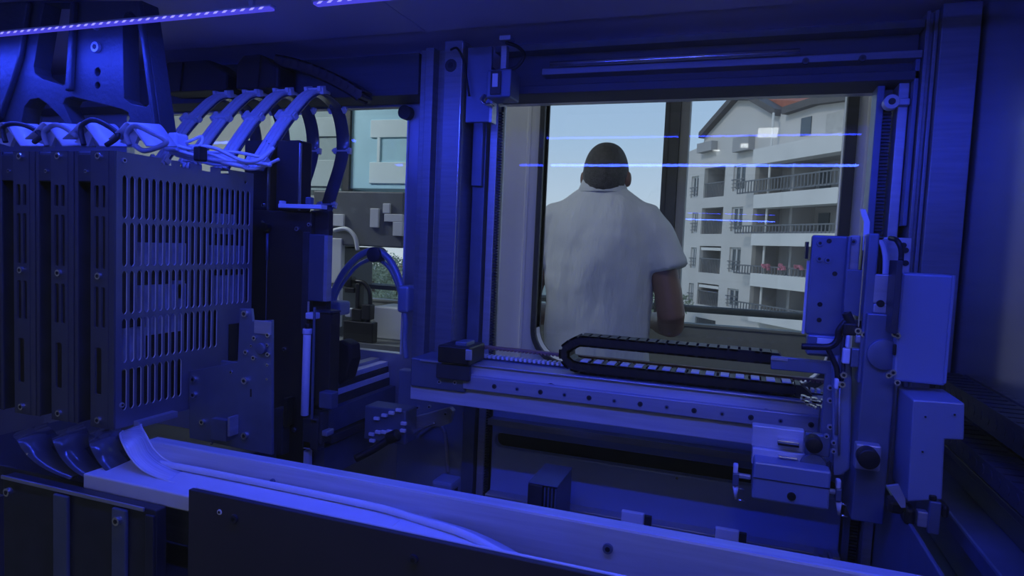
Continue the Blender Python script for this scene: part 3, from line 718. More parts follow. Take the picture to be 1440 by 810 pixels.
# wires and loops on top of the cages
loops = [[(8, 200), (4, 180), (18, 174), (40, 178), (58, 190), (48, 200)], [(66, 205), (62, 186), (76, 176), (92, 180), (108, 192)],
         [(118, 204), (114, 180), (128, 169), (146, 174), (166, 190), (150, 204)], [(182, 204), (178, 188), (190, 177), (212, 186), (234, 200), (205, 212), (190, 205)]]
names = ['leftmost', 'second from left', 'third from left', 'rightmost']
for i, pp in enumerate(loops):
    t = thing('wire_loop', 'white folded lead and wire loop above the cages, %s of four' % names[i], 'cable', PX(pp[0][0], 205, Y=.80), 'wire loops on the card cages')
    MB().tube(smooth_path([PX(a, b, Y=.79) for a, b in pp]), .0042, 10).build('wire', PCB if i % 2 else DARKM, t, 0, True)
    a = PX(pp[0][0] + 4, 196, Y=.82); b = PX(pp[0][0] + 46, 206, Y=.82); m_ = PX(pp[0][0] + 20, 174, Y=.82)
    # folded white lead: two tilted leaves meeting in a ridge
    MB().strip(smooth_path([PX(pp[0][0] - 6, 196, Y=.82), PX(pp[0][0] + 8, 184, Y=.815), m_, PX(pp[0][0] + 34, 190, Y=.82), b]), (0, .03, .004), .002).build('folded_lead', WHITE, t, 0, True)
    MB().prism([[pz(pp[0][0] - 14, 200, .80), pz(pp[0][0] + 6, 184, .80), pz(pp[0][0] + 14, 186, .80), pz(pp[0][0] + 6, 206, .80)]], 'Y', .80, .806).build('lead_tab', WHITE, t)
t = thing('wire_bundle', 'tangle of white wires lying on the rear of the rightmost card cage', 'cable', PX(290, 225, Y=.93))
for pp, r in ((((232, 200), (262, 205), (300, 208), (338, 225), (362, 226), (385, 208)), .0032), (((236, 210), (268, 198), (284, 192), (282, 204), (262, 214), (300, 218), (352, 238), (392, 224)), .0028),
              (((240, 214), (280, 222), (320, 230), (350, 236)), .004), (((244, 204), (290, 214), (330, 214), (372, 222)), .0028), (((230, 206), (250, 212), (300, 225), (345, 228), (380, 232)), .0034)):
    MB().tube(smooth_path([PX(a, b, Y=.92 + random.uniform(-.02, .02)) for a, b in pp]), r, 8).build('wire', WHITE, t, 0, True)
part_pbox('tie_block', WHITE, t, 228, 186, 247, 212, .90, .93, bev=.004)
part_pbox('plug', BLACK, t, 271, 205, 280, 226, .89, .91, bev=.003)
MB().prism([[pz(240, 208, .95), pz(300, 212, .95), pz(345, 232, .95), pz(300, 234, .95), pz(245, 220, .95)]], 'Y', .95, .956).build('flat_lead', WHITE, t, .002)

# cable arcs, one per cage, each in its own depth plane
arc = [(360, 240), (374, 215), (398, 178), (420, 150), (438, 134), (456, 136), (474, 155), (482, 190), (480, 225), (466, 272), (452, 318), (449, 336)]
XA = -.898
base = [PX(a, b, X=XA) for a, b in arc]
ARCL = ['rightmost flat cable arc with white strands and clips', 'second flat cable arc from the right', 'third flat cable arc from the right', 'leftmost flat cable arc next to the cast bracket']
for i in range(4):
    off = Vector((-i * .0835, 0, 0)); path = smooth_path([p + off for p in base], 6); n = len(path)
    t = thing('cable_arc', ARCL[i], 'cable', path[-1], 'flat cable arcs over the card cages')
    MB().strip(path, (.017, 0, 0), .003).build('band', GLOSSB, t, 0, True)
    fr = path[:int(n * .47)]
    for dx in (-.011, .0, .011):
        q = []
        for k, p in enumerate(fr):
            d = (fr[min(k + 1, len(fr) - 1)] - fr[max(k - 1, 0)]).normalized(); nn = Vector((1, 0, 0)).cross(d) * -1
            if nn.z < 0: nn = -nn
            q.append(p + Vector((dx, 0, 0)) + nn * .006)
        MB().tube(q, .0052, 8).build('strand', WHITE, t, 0, True)
    for f in (.06, .22, .405, .55, .70, .86):
        k = int(f * (n - 1)); p = path[k]; d = (path[k + 1] - path[k - 1]).normalized(); nn = Vector((1, 0, 0)).cross(d)
        if nn.z < 0: nn = -nn
        g = MB()
        if f < .5:
            g.strip([p - d * .006 + nn * .007, p + d * .006 + nn * .007], (.024, 0, 0), .014)
            for s in (-1, 1):
                g.strip([p - d * .011 + nn * .012 + Vector((s * .017, 0, 0)), p + d * .011 + nn * .012 + Vector((s * .017, 0, 0))], (.004, 0, 0), .010)
        else:
            for s in (-1, 1):
                c = p + Vector((s * .019, 0, 0)); g.strip([c - d * .007, c + d * .007], (.0035, 0, 0), .010)
                g.strip([c - d * .003 + nn * .005, c + d * .003 + nn * .005], (.006, 0, 0), .006)
            g.strip([p - d * .002 + nn * .003, p + d * .002 + nn * .003], (.019, 0, 0), .003)
        g.build('clip', WHITE, t, .001)

# ------------------------------------------------------------------ cast bracket top left
YBk = .885
def pl(L): return [pz(a, max(b, 1), YBk) for a, b in L]
out = pl([(-70, 2), (60, 0), (200, 0), (206, 40), (227, 188), (200, 190), (-70, 196)])
hs = [pl([(62, 4), (105, 4), (100, 100), (96, 114), (88, 120), (60, 111), (49, 103), (47, 94), (54, 50)]),
      pl([(30, 172), (34, 150), (42, 140), (54, 138), (66, 146), (84, 164), (96, 180), (30, 182)]),
      pl([(88, 146), (92, 138), (102, 136), (170, 153), (180, 158), (182, 166), (176, 180), (106, 182)]),
      pl([(172, 26), (176, 17), (184, 16), (190, 22), (213, 134), (212, 145), (205, 150), (184, 146), (174, 138)]),
      pl([(-40, 20), (8, 10), (2, 60), (-8, 110), (-30, 130)])]
for px_, py_, r in ((137, 101, .0075), (137, 120, .0062)):
    u, v = pz(px_, py_, YBk); hs.append(circ(u, v, r, 16))
t = thing('cast_bracket', 'large cast aluminium bracket with cut outs above the card cages', 'bracket', (PX(90, 190, Y=YBk).x, YBk, PX(90, 190, Y=YBk).z))
MB().prism([out] + hs, 'Y', YBk, YBk + .034).build('plate', CAST, t, .005)
for px_, py_, r in ((137, 67, .010), (137, 38, .0065)):
    u, v = pz(px_, py_, YBk); bolt(t, (u, YBk, v), 'Y', r, .006, m=ALU)
MB().prism([pl([(0, 6), (48, 4), (36, 80), (24, 120), (6, 170), (-30, 176)])], 'Y', YBk - .012, YBk - .0005).build('rib', CAST, t, .005)
MB().prism([pl([(107, 4), (112, 4), (106, 128), (99, 130)])], 'Y', YBk - .012, YBk - .0005).build('rib', CAST, t, .003)
MB().prism([pl([(198, 4), (203, 4), (226, 186), (222, 186)])], 'Y', YBk - .012, YBk - .0005).build('rib', CAST, t, .003)

# dark solids modelled after reflections in the glass, and a chain, behind the bracket
for a, lab in (((224, 82, 318, 200), 'wide dark rounded reflection shape right behind the cast bracket'), ((330, 74, 392, 150), 'narrow dark rounded reflection shape behind the cable arcs')):
    t = thing('reflection_shape', lab, 'housing', PX(a[0], a[3], Y=1.2), 'dark reflection shapes under the header')
    u0, v0 = pz(a[0], a[3], 1.20); u1, v1 = pz(a[2], a[1], 1.20); v1 = min(v1, ZC - .008); v0 = max(v0, 1.722)
    MB().prism([[(u0, v0), (u1, v0), (u1, v1 - .03), (u1 - .05, v1), (u0 + .02, v1), (u0, v1 - .02)]], 'Y', 1.20, 1.262).build('shell', BROWN, t, .006)
    MB().prism([[(u0 + .055, v0), (u0 + .066, v0), (u0 + .074, v1 - .004), (u0 + .060, v1 - .004)]], 'Y', 1.195, 1.1998).build('edge_rib', BROWN, t, .002)
t = thing('cable_chain', 'dark cable chain hanging in a curve under the header behind the arcs', 'cable chain', PX(450, 120, Y=1.22))
BRL = mat('chain_link_plastic', (.06, .05, .05), .25, 0, .3, 60)
chain(t, smooth_path([PX(394, 88, Y=1.235), PX(430, 96, Y=1.235), PX(470, 112, Y=1.235), PX(500, 128, Y=1.235), PX(522, 144, Y=1.235)]), .040, .026, .020, BRL, 'Y')

# ------------------------------------------------------------------ blue bolted plate
YPL = .84
t = thing('mounting_plate', 'L shaped bolted mounting plate in front of the dark upright drives', 'plate', (PX(320, 640, Y=YPL).x, YPL, PX(320, 640, Y=YPL).z))
MB().prism([[pz(a, b, YPL) for a, b in ((266, 522), (334, 509), (337, 434), (353, 434), (355, 452), (382, 450), (382, 640), (266, 616))]], 'Y', YPL, YPL + .006).build('plate', ALUD, t, .0008)
part_pbox('top_tab', ALU, t, 357, 451, 381, 470, YPL - .002, YPL - .0002)
for a, b, r in ((346, 441, .0058), (274, 533, .0055), (274, 555, .0055), (326, 523, .003), (346, 535, .006), (346, 612, .006), (286, 593, .005), (347, 495, .004), (358, 503, .004), (359, 475, .004), (378, 471, .004), (378, 498, .004), (354, 486, .0025), (377, 485, .003), (377, 513, .0025), (376, 533, .002), (298, 624, .002)):
    q = PX(a, b, Y=YPL); bolt(t, (q.x, YPL, q.z), 'Y', r, r * .9)
q = PX(369, 490, Y=YPL); MB().cyl((q.x, YPL - .006, q.z), (q.x, YPL - .0002, q.z), .009, 20).build('boss', ALUD, t, .001, True)
MB().prism([[pz(a, b, YPL) for a, b in ((352, 547), (354, 547), (354, 558), (352, 558))]], 'Y', YPL - .0008, YPL - .0001).build('slot', BLACK, t)
h = part_pbox('hook_box', ALUD, t, 296, 590, 318, 620, YPL - .012, YPL - .0002, bev=.001)
MB().pbox(320, 587, 323, 614, YPL - .02, YPL - .0005).build('hook_tab', ALU, t, .0004)
# port box left of the plate
part_pbox('port_bracket', ALUD, t, 310, 508, 334, 520, YPL + .0065, YPL + .012)

# ------------------------------------------------------------------ dark upright drives
YD = 1.06
t = thing('upright_drive', 'tall dark upright drive unit behind the bolted plate with rods and bolts', 'drive unit', (PX(400, 640, Y=YD).x, YD + .05, PX(400, 640, Y=YD).z))
part_pbox('body', BROWN, t, 350, 296, 434, 650, YD, YD + .026, bev=.003)
for a in ((343, 197, 376.5, 296), (388, 197, 420.5, 296)):
    part_pbox('motor_box', BROWN, t, *a, YD + .01, YD + .05, bev=.003)
    part_pbox('motor_edge', STEEL, t, a[2] - .8, a[1] + 4, a[2] + .9, a[3], YD + .004, YD + .0095, bev=.0003)
tp = part_pbox('top_bar', WHITE, t, 391, 287, 452, 293, YD - .02, YD - .001, bev=.001)
part_pbox('top_bar_nub', ALUD, t, 429, 277, 437, 287, YD - .015, YD - .004, bev=.002)
part_pbox('top_bar_nub', WHITE, t, 392, 282, 397, 287, YD - .018, YD - .006)
part_pbox('right_column', BROWN, t, 434.5, 296, 461, 440, YD + .012, YD + .027, bev=.002)
part_pbox('inner_box', GLOSSB, t, 433, 329, 455, 424, YD - .004, YD + .0115, bev=.002)
part_pbox('box_edge', ALU, t, 455, 331, 460, 424, YD - .004, YD + .0115, bev=.0005)
part_pbox('box_frame', DARKM, t, 424, 326, 432.5, 470, YD - .006, YD - .0005)
part_pbox('lower_right_column', BROWN, t, 443, 440, 464, 572, YD - .006, YD + .025, bev=.002)
part_pbox('column_cap', DARKM, t, 440, 437, 465, 440, YD - .010, YD + .025)
MB().cyl(PX(375.5, 366, Y=YD - .006), PX(374, 455, Y=YD - .006), .0012, 8).build('rod', STEEL, t)
MB().cyl(PX(376, 328, Y=YD - .006), PX(375.5, 366, Y=YD - .006), .0028, 10).build('rod_sleeve', ALUD, t, 0, True)
q = PX(376, 320, Y=YD - .004); MB().cyl((q.x, YD - .012, q.z), (q.x, YD - .0005, q.z), .0075, 18).build('rod_anchor', BLACK, t)
for a, b, r in ((374, 321, .0035), (421, 322, .005), (438, 316, .004), (403, 490, .004), (374, 289, .004), (420, 291, .0035), (373, 312, .0025)):
    q = PX(a, b, Y=YD - .001); bolt(t, (q.x, YD - .006, q.z), 'Y', r, .004)
part_pbox('clamp', WHITE, t, 429, 440, 441, 449, YD - .028, YD - .007, bev=.002)
part_pbox('clamp_rail', ALUD, t, 438, 432, 441, 600, YD - .03, YD - .026)
MB().cyl(PX(434, 424, Y=YD - .016), PX(433.5, 440, Y=YD - .016), .002, 8).build('pin', ALU, t)
sy = thing('syringe_tube', 'pale upright syringe tube clamped beside the dark drive unit', 'syringe', PX(430, 584, Y=YD - .03))
MB().cyl(PX(432, 470, Y=YD - .03), PX(428.5, 584, Y=YD - .03), .0075, 20).build('barrel', WHITE, sy, .001, True)
MB().cyl(PX(432.5, 462, Y=YD - .03), PX(432.2, 469.5, Y=YD - .03), .0088, 20).build('collar', WHITE, sy, .001, True)
MB().cyl(PX(432.8, 455, Y=YD - .03), PX(432.6, 461.5, Y=YD - .03), .0055, 18).build('cap', BLACK, sy, .001, True)
# lower gear of the drive
for a, m, nm in (((384, 575, 397, 640), DARKM, 'foot_column'), ((398, 560, 404, 600), BLACK, 'foot_slot'), ((425, 588, 447, 632), DARKM, 'foot_block'), ((448, 552, 466, 575), ALUD, 'foot_clamp'), ((426, 620, 437, 632), WHITE, 'foot_plug'), ((436, 590, 446, 596), ALU, 'foot_pin'), ((452, 606, 460, 614), ALU, 'foot_pin'), ((448, 580, 452, 625), DARKM, 'foot_strut')):
    part_pbox(nm, m, t, *a, YD - .03, YD - .007, bev=.002)
q = PX(415, 604, Y=YD - .001); bolt(t, (q.x, YD - .001, q.z), 'Y', .005, .004)
MB().pbox(426, 634, 434, 660, YD - .02, YD - .008).build('foot_spigot', WHITE, t, .002)

# ------------------------------------------------------------------ left bay: rails running back, hose arch, arms
XR2 = -.775
t = thing('bay_rail', 'stack of pale and dark rails running back to the left rear window', 'rail', (XR2, 1.2, PX(520, 600, X=XR2).z))
def yrail(name, m, ya, yb, x0, x1, ref, bev=.0008):
    a = PX(ref[0], ref[1], X=x1).z; b = PX(ref[0], ref[2], X=x1).z
    return part_box(name, m, t, x0, x1, ya, yb, b, a, bev=bev)
yrail('upper_rail', ALU, 1.09, 1.355, XR2 - .05, XR2 - .028, (520, 507, 512))
yrail('top_strip', WHITE, 1.09, 1.355, XR2 - .027, XR2 - .004, (520, 516, 523))
yrail('dark_bar', DARKM, 1.09, 1.355, XR2 - .03, XR2 - .002, (520, 524, 532))
yrail('pale_strip', WHITE, 1.09, 1.355, XR2 - .02, XR2, (520, 532.5, 540))
yrail('side_web', DARKM, 1.09, 1.355, XR2 - .02, XR2 + .002, (520, 541, 552))
yrail('lower_rail', ALUD, 1.09, 1.355, XR2 - .03, XR2 + .018, (520, 556, 585))
yrail('bottom_bar', DARKM, 1.09, 1.355, XR2 - .03, XR2 + .026, (520, 590, 600))
yrail('bottom_web', ALUD, 1.09, 1.355, XR2 - .03, XR2 + .010, (520, 601, 640))
t = thing('valve_block', 'small valve block with rows of pale buttons beside the rear posts', 'valve block', PX(540, 625, Y=1.15))
part_pbox('block', ALUD, t, 512, 574, 570, 622, 1.15, 1.20, bev=.003)
for a, b in ((531, 588), (542, 583.5), (552, 580), (562, 576), (524, 610), (533, 607), (541, 607), (549, 606), (525, 619), (569, 595), (568, 605)):
    q = PX(a, b, Y=1.15); MB().box(q.x - .006, q.x + .006, 1.143, 1.1498, q.z - .0032, q.z + .0032).build('button', WHITE, t, .001)
t = thing('support_arm', 'grey support arm with a black grip running under the gantry end', 'arm', PX(600, 600, Y=1.2))
a0 = [pz(a, b, 1.2) for a, b in ((566, 590), (632, 573), (637, 578), (632, 596), (620, 600), (600, 600), (572, 622), (566, 620))]
MB().prism([a0], 'Y', 1.20, 1.215).build('arm_plate', ALU, t, .002)
q = [PX(560, 622, Y=1.19), PX(566, 614, Y=1.19), PX(606, 593, Y=1.19)]
MB().tube(smooth_path([PX(566, 618, Y=1.192), PX(590, 604, Y=1.192), PX(612, 595, Y=1.192)]), .0035).build('arm_edge', STEEL, t, 0, True)
MB().cyl(PX(546, 617, Y=1.13), PX(560, 611, Y=1.13), .012, 18).build('grip', BLACK, t, .002, True)
MB().tube(smooth_path([PX(500, 645, Y=1.10), PX(525, 632, Y=1.115), PX(548, 617, Y=1.13)]), .008, 10).build('rod', BLACK, t, 0, True)
for a, b in ((588, 573), (604, 572), (627, 582)):
    q = PX(a, b, Y=1.2); bolt(t, (q.x, 1.20, q.z), 'Y', .004, .003, m=ALU)
t = thing('rounded_foot', 'small rounded pale foot peeking over the front cable channel', 'foot', PX(620, 700, Y=1.12))
MB().pbox(606, 678, 635, 692, 1.12, 1.17).build('cap', PAINT, t, .006)
MB().box(PX(610, 690, Y=1.12).x, PX(632, 690, Y=1.12).x, 1.13, 1.16, ZF, PX(620, 691, Y=1.12).z).build('stem', DARKM, t)
t = thing('hose_arch', 'blue lit double hose arching over a black clamp in the left bay', 'hose', PX(460, 430, Y=1.27))
for dy, r in ((0, .0075), (12, .0048)):
    pp = [(462 + dy * .6, 432), (468 + dy * .5, 412), (484 + dy * .4, 382 + dy * .6), (505, 360 + dy), (527, 352 + dy), (545, 362 + dy), (558 - dy * .2, 384 + dy * .7), (567 - dy * .3, 414)]
    MB().tube(smooth_path([PX(a, b, Y=1.27 + .001 * dy) for a, b in pp]), r, 10).build('hose', PAINT, t, 0, True)
q = PX(526, 358, Y=1.26); MB().cyl((q.x, 1.255, q.z), (q.x, 1.29, q.z), .017, 22).build('clamp', RUBBER, t, .002, True)
part_pbox('hose_root', PAINT, t, 455, 424, 476, 444, 1.25, 1.30, bev=.006)
part_pbox('hose_root', PAINT, t, 558, 402, 574, 440, 1.25, 1.30, bev=.006)
MB().tube(smooth_path([PX(568, 436, Y=1.262), PX(570, 455, Y=1.262), PX(569, 480, Y=1.262), PX(571, 504, Y=1.262)]), .006).build('hose', PAINT, t, 0, True)
t = thing('dark_cover', 'lumpy dark hood right beside the lower part of the drive unit', 'cover', PX(480, 545, Y=1.16))
MB().prism([[pz(a, b, 1.15) for a, b in ((465, 482), (480, 478), (493, 485), (494, 505), (486, 535), (465, 548))]], 'Y', 1.15, 1.19).build('hood', BROWN, t, .006)

# ================================================================== FRONT: cable channel, tray, cover plates
t = thing('cable_channel', 'long white lined cable channel running across the foreground', 'channel', (-.3, .66, 1.0))
part_box('rear_wall', ALUH, t, -.785, .25, .690, .712, .96, 1.100, bev=.003)
part_box('tray_floor', WHITE, t, -.812, -.33, .618, .6895, 1.050, 1.0705, bev=.002)
q = PX(855, 771, Y=.69); bolt(t, (q.x, .69, q.z), 'Y', .006, .003, m=ALUD)
q = PX(384, 677, Y=.69); bolt(t, (q.x, .69, q.z), 'Y', .004, .003, m=ALUD)
rail = [(-.33, .655, 1.071), (-.28, .652, 1.070), (-.24, .648, 1.066), (-.20, .642, 1.058), (-.17, .636, 1.046)]
MB().strip(smooth_path([(-.36, .655, 1.0712)] + rail), [(0, .034 - .018 * k / 40, 0) for k in range(41)], .002).build('liner_end', WHITE, t, 0, True)
part_box('front_lip', WHITE, t, -.615, .2, .613, .6175, 1.03, 1.0865, bev=.001)
part_box('bottom', DARKM, t, -.78, .25, .613, .6895, .955, .96)
wb = tag(MB().tube(smooth_path([(-.80, .684, 1.0715), (-.70, .681, 1.0755), (-.55, .681, 1.0755), (-.40, .678, 1.0755), (-.34, .668, 1.0755), (-.27, .655, 1.075), (-.20, .640, 1.062)]), .0045, 10).build('white_cable', WHITE, None, 0, True), 'white cable lying along the rear wall of the front cable channel', 'cable')
t = thing('front_cover', 'wide dark matte cover plate in the foreground centre', 'cover plate', (-.25, .60, ZF))
c0 = PX(265, 686, Y=.605)
part_box('plate', LIDM, t, c0.x, .16, .605, .6125, ZF, c0.z - .002, bev=.001)
for a, b, m in ((330, 729, DARKM), (582, 786, DARKM)):
    q = PX(a, b, Y=.605); bolt(t, (q.x, .605, q.z), 'Y', .0055, .003, m=m)
q = PX(309, 720, Y=.605); bolt(t, (q.x, .605, q.z), 'Y', .0035, .001, 'sticker_dot', WHITE)
t = thing('front_cover', 'dark boxed cover with raised strips in the lower left foreground', 'cover plate', (-.80, .60, ZF))
x0, x1 = PX(4, 672, Y=.60).x, PX(204, 712, Y=.60).x; zz = 1.053
part_box('box', DARKM, t, x0, x1 + .018, .60, .6165, ZF, zz, bev=.002)
MB().box(x0, x1, .597, .5998, zz - .004, zz + .001).build('top_flange', ALU, t, .0006)
for a, b in ((80, 100), (162, 182)):
    p, q = PX(a, 745, Y=.60).x, PX(b, 745, Y=.60).x; MB().box(p, q, .594, .5996, ZF, zz - .006).build('raised_strip', ALUD, t, .002)
for a, b in ((20, 689), (173, 729)):
    q = PX(a, b, Y=.60); bolt(t, (q.x, .594, q.z), 'Y', .006, .005)
part_box('end_post', DARKM, t, x1 + .004, x1 + .018, .596, .5999, ZF, zz - .006)
# inner support under the cages
tag(part_box('base_shelf', DARKM, None, -1.3, -.82, .72, 1.015, .95, 1.0, bev=.002), 'dark base shelf under the card cages', 'shelf')
# ================================================================== THE ROOM AROUND THE MACHINE
ROOMW = mat('room_plaster', (.44, .47, .48), .8, 0, .05, 8, .1, 60)
ROOMF = mat('grey_vinyl_floor', (.22, .23, .25), .4, 0, .08, 12)
SILLM = mat('olive_grey_sill_wall', (.20, .21, .20), .6, 0, .06, 10)
MULD = mat('dark_window_frame', (.055, .058, .065), .45, .1, .1, 12)
MULL = mat('pale_window_frame', (.42, .41, .40), .5, 0, .06, 12)
YW = 3.2
ZS = 1.05
struct(MB().box(-4.5, 3.0, -2.5, 3.4, -.1, 0).build('floor_room', ROOMF), 'grey floor of the room', 'floor')
struct(MB().box(-4.5, 3.0, -2.5, 3.4, 2.75, 2.9).build('ceiling_room', ROOMW), 'pale ceiling of the room', 'ceiling')
struct(MB().box(-4.6, -4.5, -2.5, 3.4, 0, 2.75).build('wall_room_left', ROOMW), 'plaster wall of the room', 'wall')
struct(MB().box(3.0, 3.1, -2.5, 3.4, 0, 2.75).build('wall_room_right', ROOMW), 'plaster wall of the room far right', 'wall')
struct(MB().prism([[(-4.5, 0), (3.0, 0), (3.0, 2.75), (-4.5, 2.75)], [(.90, .95), (1.5, .95), (1.5, 1.98), (.90, 1.98)]], 'Y', -2.6, -2.5).build('wall_room_front', ROOMW), 'plaster wall behind the viewer', 'wall')
w = thing('window_6', 'added window behind the viewer for the pale veil in the front glass', 'window', (1.2, -2.55, .95)); struct(w)  # unseen window, added to reflect as a pale veil in the front glass
MB().box(.90, 1.5, -2.556, -2.55, .95, 1.98).build('pane', GLASSO, w)
for x in (.90, 1.46): MB().box(x, x + .04, -2.58, -2.52, .95, 1.98).build('frame_bar', MULL, w)
ml = PX(483, 200, Y=YW).x
fw = struct(MB().box(-4.5, 3.0, YW, YW + .12, 0, ZS).box(-4.5, 3.0, YW, YW + .12, 2.55, 2.75).box(-4.5, ml - .02, YW, YW + .12, ZS, 2.55).build('wall_room_back', SILLM), 'low grey sill wall of the room below the outer windows', 'wall')
MB().box(-4.4, ml - .03, YW - .02, YW - .001, ZS, 2.5).build('wall_panel', ROOMW, fw)
# panes and mullions
m0, m1, m2 = PX(935, 200, Y=YW).x, PX(956, 200, Y=YW).x, PX(965, 200, Y=YW).x
for i, (a, b, lab) in enumerate(((ml + .06, m0, 'outer window of the room behind the man'), (m2 + .01, 2.9, 'outer window of the room before the apartment block'))):
    w = thing('window_%d' % (4 + i), lab, 'window', ((a + b) / 2, YW + .05, ZS)); struct(w)
    MB().box(a, b, YW + .03, YW + .036, ZS, 2.55).build('pane', GLASSO, w)
    MB().box(a, b, YW - .01, YW + .06, ZS, ZS + .012).build('sill', SILLM, w, .002)
tr = struct(MB().box(m0, m1, YW - .05, YW + .06, ZS, 2.55).build('trim_1', MULD), 'dark upright window mullion beside the man', 'mullion')
MB().box(m1 + .0005, m2 + .012, YW - .02, YW + .06, ZS, 2.55).build('pale_edge', MULL, tr, .002)
MB().box(m0 + .015, m0 + .022, YW - .054, YW - .0505, ZS, 2.55).build('groove_strip', RUBBER, tr)
tr = struct(MB().box(ml, ml + .06, YW - .03, YW + .06, ZS, 2.55).build('trim_2', MULD), 'grey green mullion in the left bay', 'mullion')
# hand rail outside
t = thing('hand_rail', 'brown grey hand rail outside the outer window', 'railing', (.2, 3.46, 0))
MB().cyl((-2.4, 3.46, 1.112), (2.8, 3.46, 1.112), .019, 14).build('rail', mat('rail_paint', (.12, .115, .11), .5, 0, .1, 20), t, 0, True)
for x in (-2.2, -1.0, .62, 1.9): MB().cyl((x, 3.46, .2), (x, 3.46, 1.10), .012, 10).build('baluster', MULD, t, 0, True)
struct(MB().box(-4.5, 3.1, 3.4, 4.0, .1, .2).build('floor_balcony', SILLM), 'narrow ledge outside the window', 'floor')
# ceiling lamps of the room: their images show in the outer window
LAMPM = emit('white_lamp_panel', (1, .97, .92), 7)
FILLM = emit('added_fill_panel', (.94, .97, 1), .8)
def ceil_lamp(px, py, sx, sy, lab, watts):
    p = PX(px, py, Z=2.745); y = 2 * (YW + .03) - p.y
    t = thing('ceiling_lamp', lab, 'lamp', (p.x, y, 2.745), 'white ceiling lamps of the room')
    MB().box(p.x - sx, p.x + sx, y - sy, y + sy, 2.735, 2.7495).build('frame', MULL, t)
    MB().box(p.x - sx + .01, p.x + sx - .01, y - sy + .01, y + sy - .01, 2.731, 2.7349).build('diffuser', LAMPM, t)
    l = light('lamp_glow', 'AREA', (0, 0, -.02), watts, (1, .96, .9), shape='RECTANGLE', size=2 * sx, size_y=2 * sy); l.parent = t
    return t
ceil_lamp(1080, 185, .11, .30, 'large white ceiling lamp of the room nearest the viewer', .5)
ceil_lamp(1047, 203, .05, .16, 'white ceiling lamp of the room, second from the viewer', .4)
ceil_lamp(1008, 211, .045, .14, 'white ceiling lamp of the room, third from the viewer', .4)
for x, y, w_, lab in ((-.4, 1.30, 4.6, 'added white fill lamp above the roof of the enclosure'), (-2.9, 1.6, 42, 'added white fill lamp over the bench instrument'), (1.5, 1.6, 4, 'added white fill lamp beyond the right end of the enclosure')):  # unseen fill lamps added for the man's back, partition door and left bay
    t = thing('ceiling_lamp', lab, 'lamp', (x, y, 2.745), 'white ceiling lamps of the room')
    MB().box(x - .6, x + .6, y - .15, y + .15, 2.735, 2.7495).build('frame', MULL, t)
    MB().box(x - .59, x + .59, y - .14, y + .14, 2.731, 2.7349).build('diffuser', FILLM, t)
    l = light('lamp_glow', 'AREA', (0, 0, -.02), w_, (.93, .97, 1), shape='RECTANGLE', size=1.2, size_y=.3); l.parent = t

# ------------------------------------------------------------------ instrument seen through the left bay
t = thing('lab_instrument', 'dark grey bench instrument with pale panels seen through the left rear window', 'instrument', (PX(515, 480, Y=2.1).x, 2.2, 0))
INSD = mat('instrument_grey', (.13, .14, .145), .5, 0, .08, 9); INSL = mat('instrument_white', (.62, .64, .64), .5, 0, .05, 9)
YI = 2.10
part_pbox('hood', INSD, t, 440, 269, 567, 346, YI, YI + .25, bev=.005)
part_pbox('side_wall', INSD, t, 430, 346, 478, 482, YI + .02, YI + .25, bev=.005)
for a in ((461, 301, 483, 318), (520, 293, 532, 320), (540, 301, 566, 312), (552, 312, 566, 332), (538, 286, 548, 300)):
    part_pbox('pale_panel', INSL, t, *a, YI - .012, YI - .0005, bev=.002)
part_pbox('white_column', INSL, t, 462, 335, 480, 398, YI - .004, YI + .0195, bev=.003)
part_pbox('white_box', INSL, t, 524, 432, 566, 478, YI + .05, YI + .2, bev=.006)
part_pbox('white_box', INSL, t, 460, 404, 478, 460, YI - .002, YI + .0195, bev=.006)
part_pbox('bench_top', INSD, t, 430, 481, 575, 492, YI - .06, YI + .3, bev=.003)
part_pbox('cross_bar', INSD, t, 497, 401, 570, 407, YI + .2, YI + .22)
part_pbox('bench_leg', INSD, t, 436, 492, 446, 900, YI, YI + .05); part_pbox('bench_leg', INSD, t, 556, 492, 566, 900, YI, YI + .05)
MB().tube(smooth_path([PX(470, 324, Y=YI - .03), PX(487, 322, Y=YI - .03), PX(499, 333, Y=YI - .03), PX(503, 352, Y=YI - .03)]), .008, 8).build('hose', INSL, t, 0, True)
t = thing('sampling_robot', 'small black jointed robot standing on the bench in the left bay', 'robot', PX(508, 481, Y=2.04))
for a, nm in (((482, 452, 524, 481), 'base'), ((494, 434, 508, 451.5), 'mast_foot'), ((499, 398, 505, 433.5), 'mast'), ((484, 404, 498, 412), 'arm'), ((482, 389, 494, 403), 'head'), ((508, 428, 520, 450), 'motor'), ((485, 434, 493, 446), 'tool')):
    part_pbox(nm, BLACK if nm != 'tool' else INSL, t, *a, 2.04, 2.075, bev=.004)
MB().tube(smooth_path([PX(500, 396, Y=2.06), PX(512, 398, Y=2.06), PX(520, 412, Y=2.06), PX(520, 440, Y=2.06), PX(516, 455, Y=2.06)]), .008, 8).build('cable', BLACK, t, 0, True)
PALEB = mat('pale_sky_tone', (.52, .84, .97), .5, 0, .05, 6); FROST = mat('pale_reflection_panel', (.80, .95, .99), .5, 0, .03, 10)
t = thing('bay_backdrop', 'pale blue backdrop for sky and glass reflections in the left rear window', 'backdrop', (PX(540, 270, Y=2.6).x, 2.7, PX(540, 270, Y=2.6).z))  # solid stand-in for sky and pale reflections beyond the glass
part_pbox('body', PALEB, t, 493, 120, 600, 266, 2.6, 2.9, bev=.004)
for a in ((521, 168, 580, 193), (519, 228, 580, 258)): part_pbox('panel', FROST, t, *a, 2.592, 2.5995, bev=.002)
part_pbox('divider', FROST, t, 530, 193, 534, 228, 2.592, 2.5995, bev=.001)
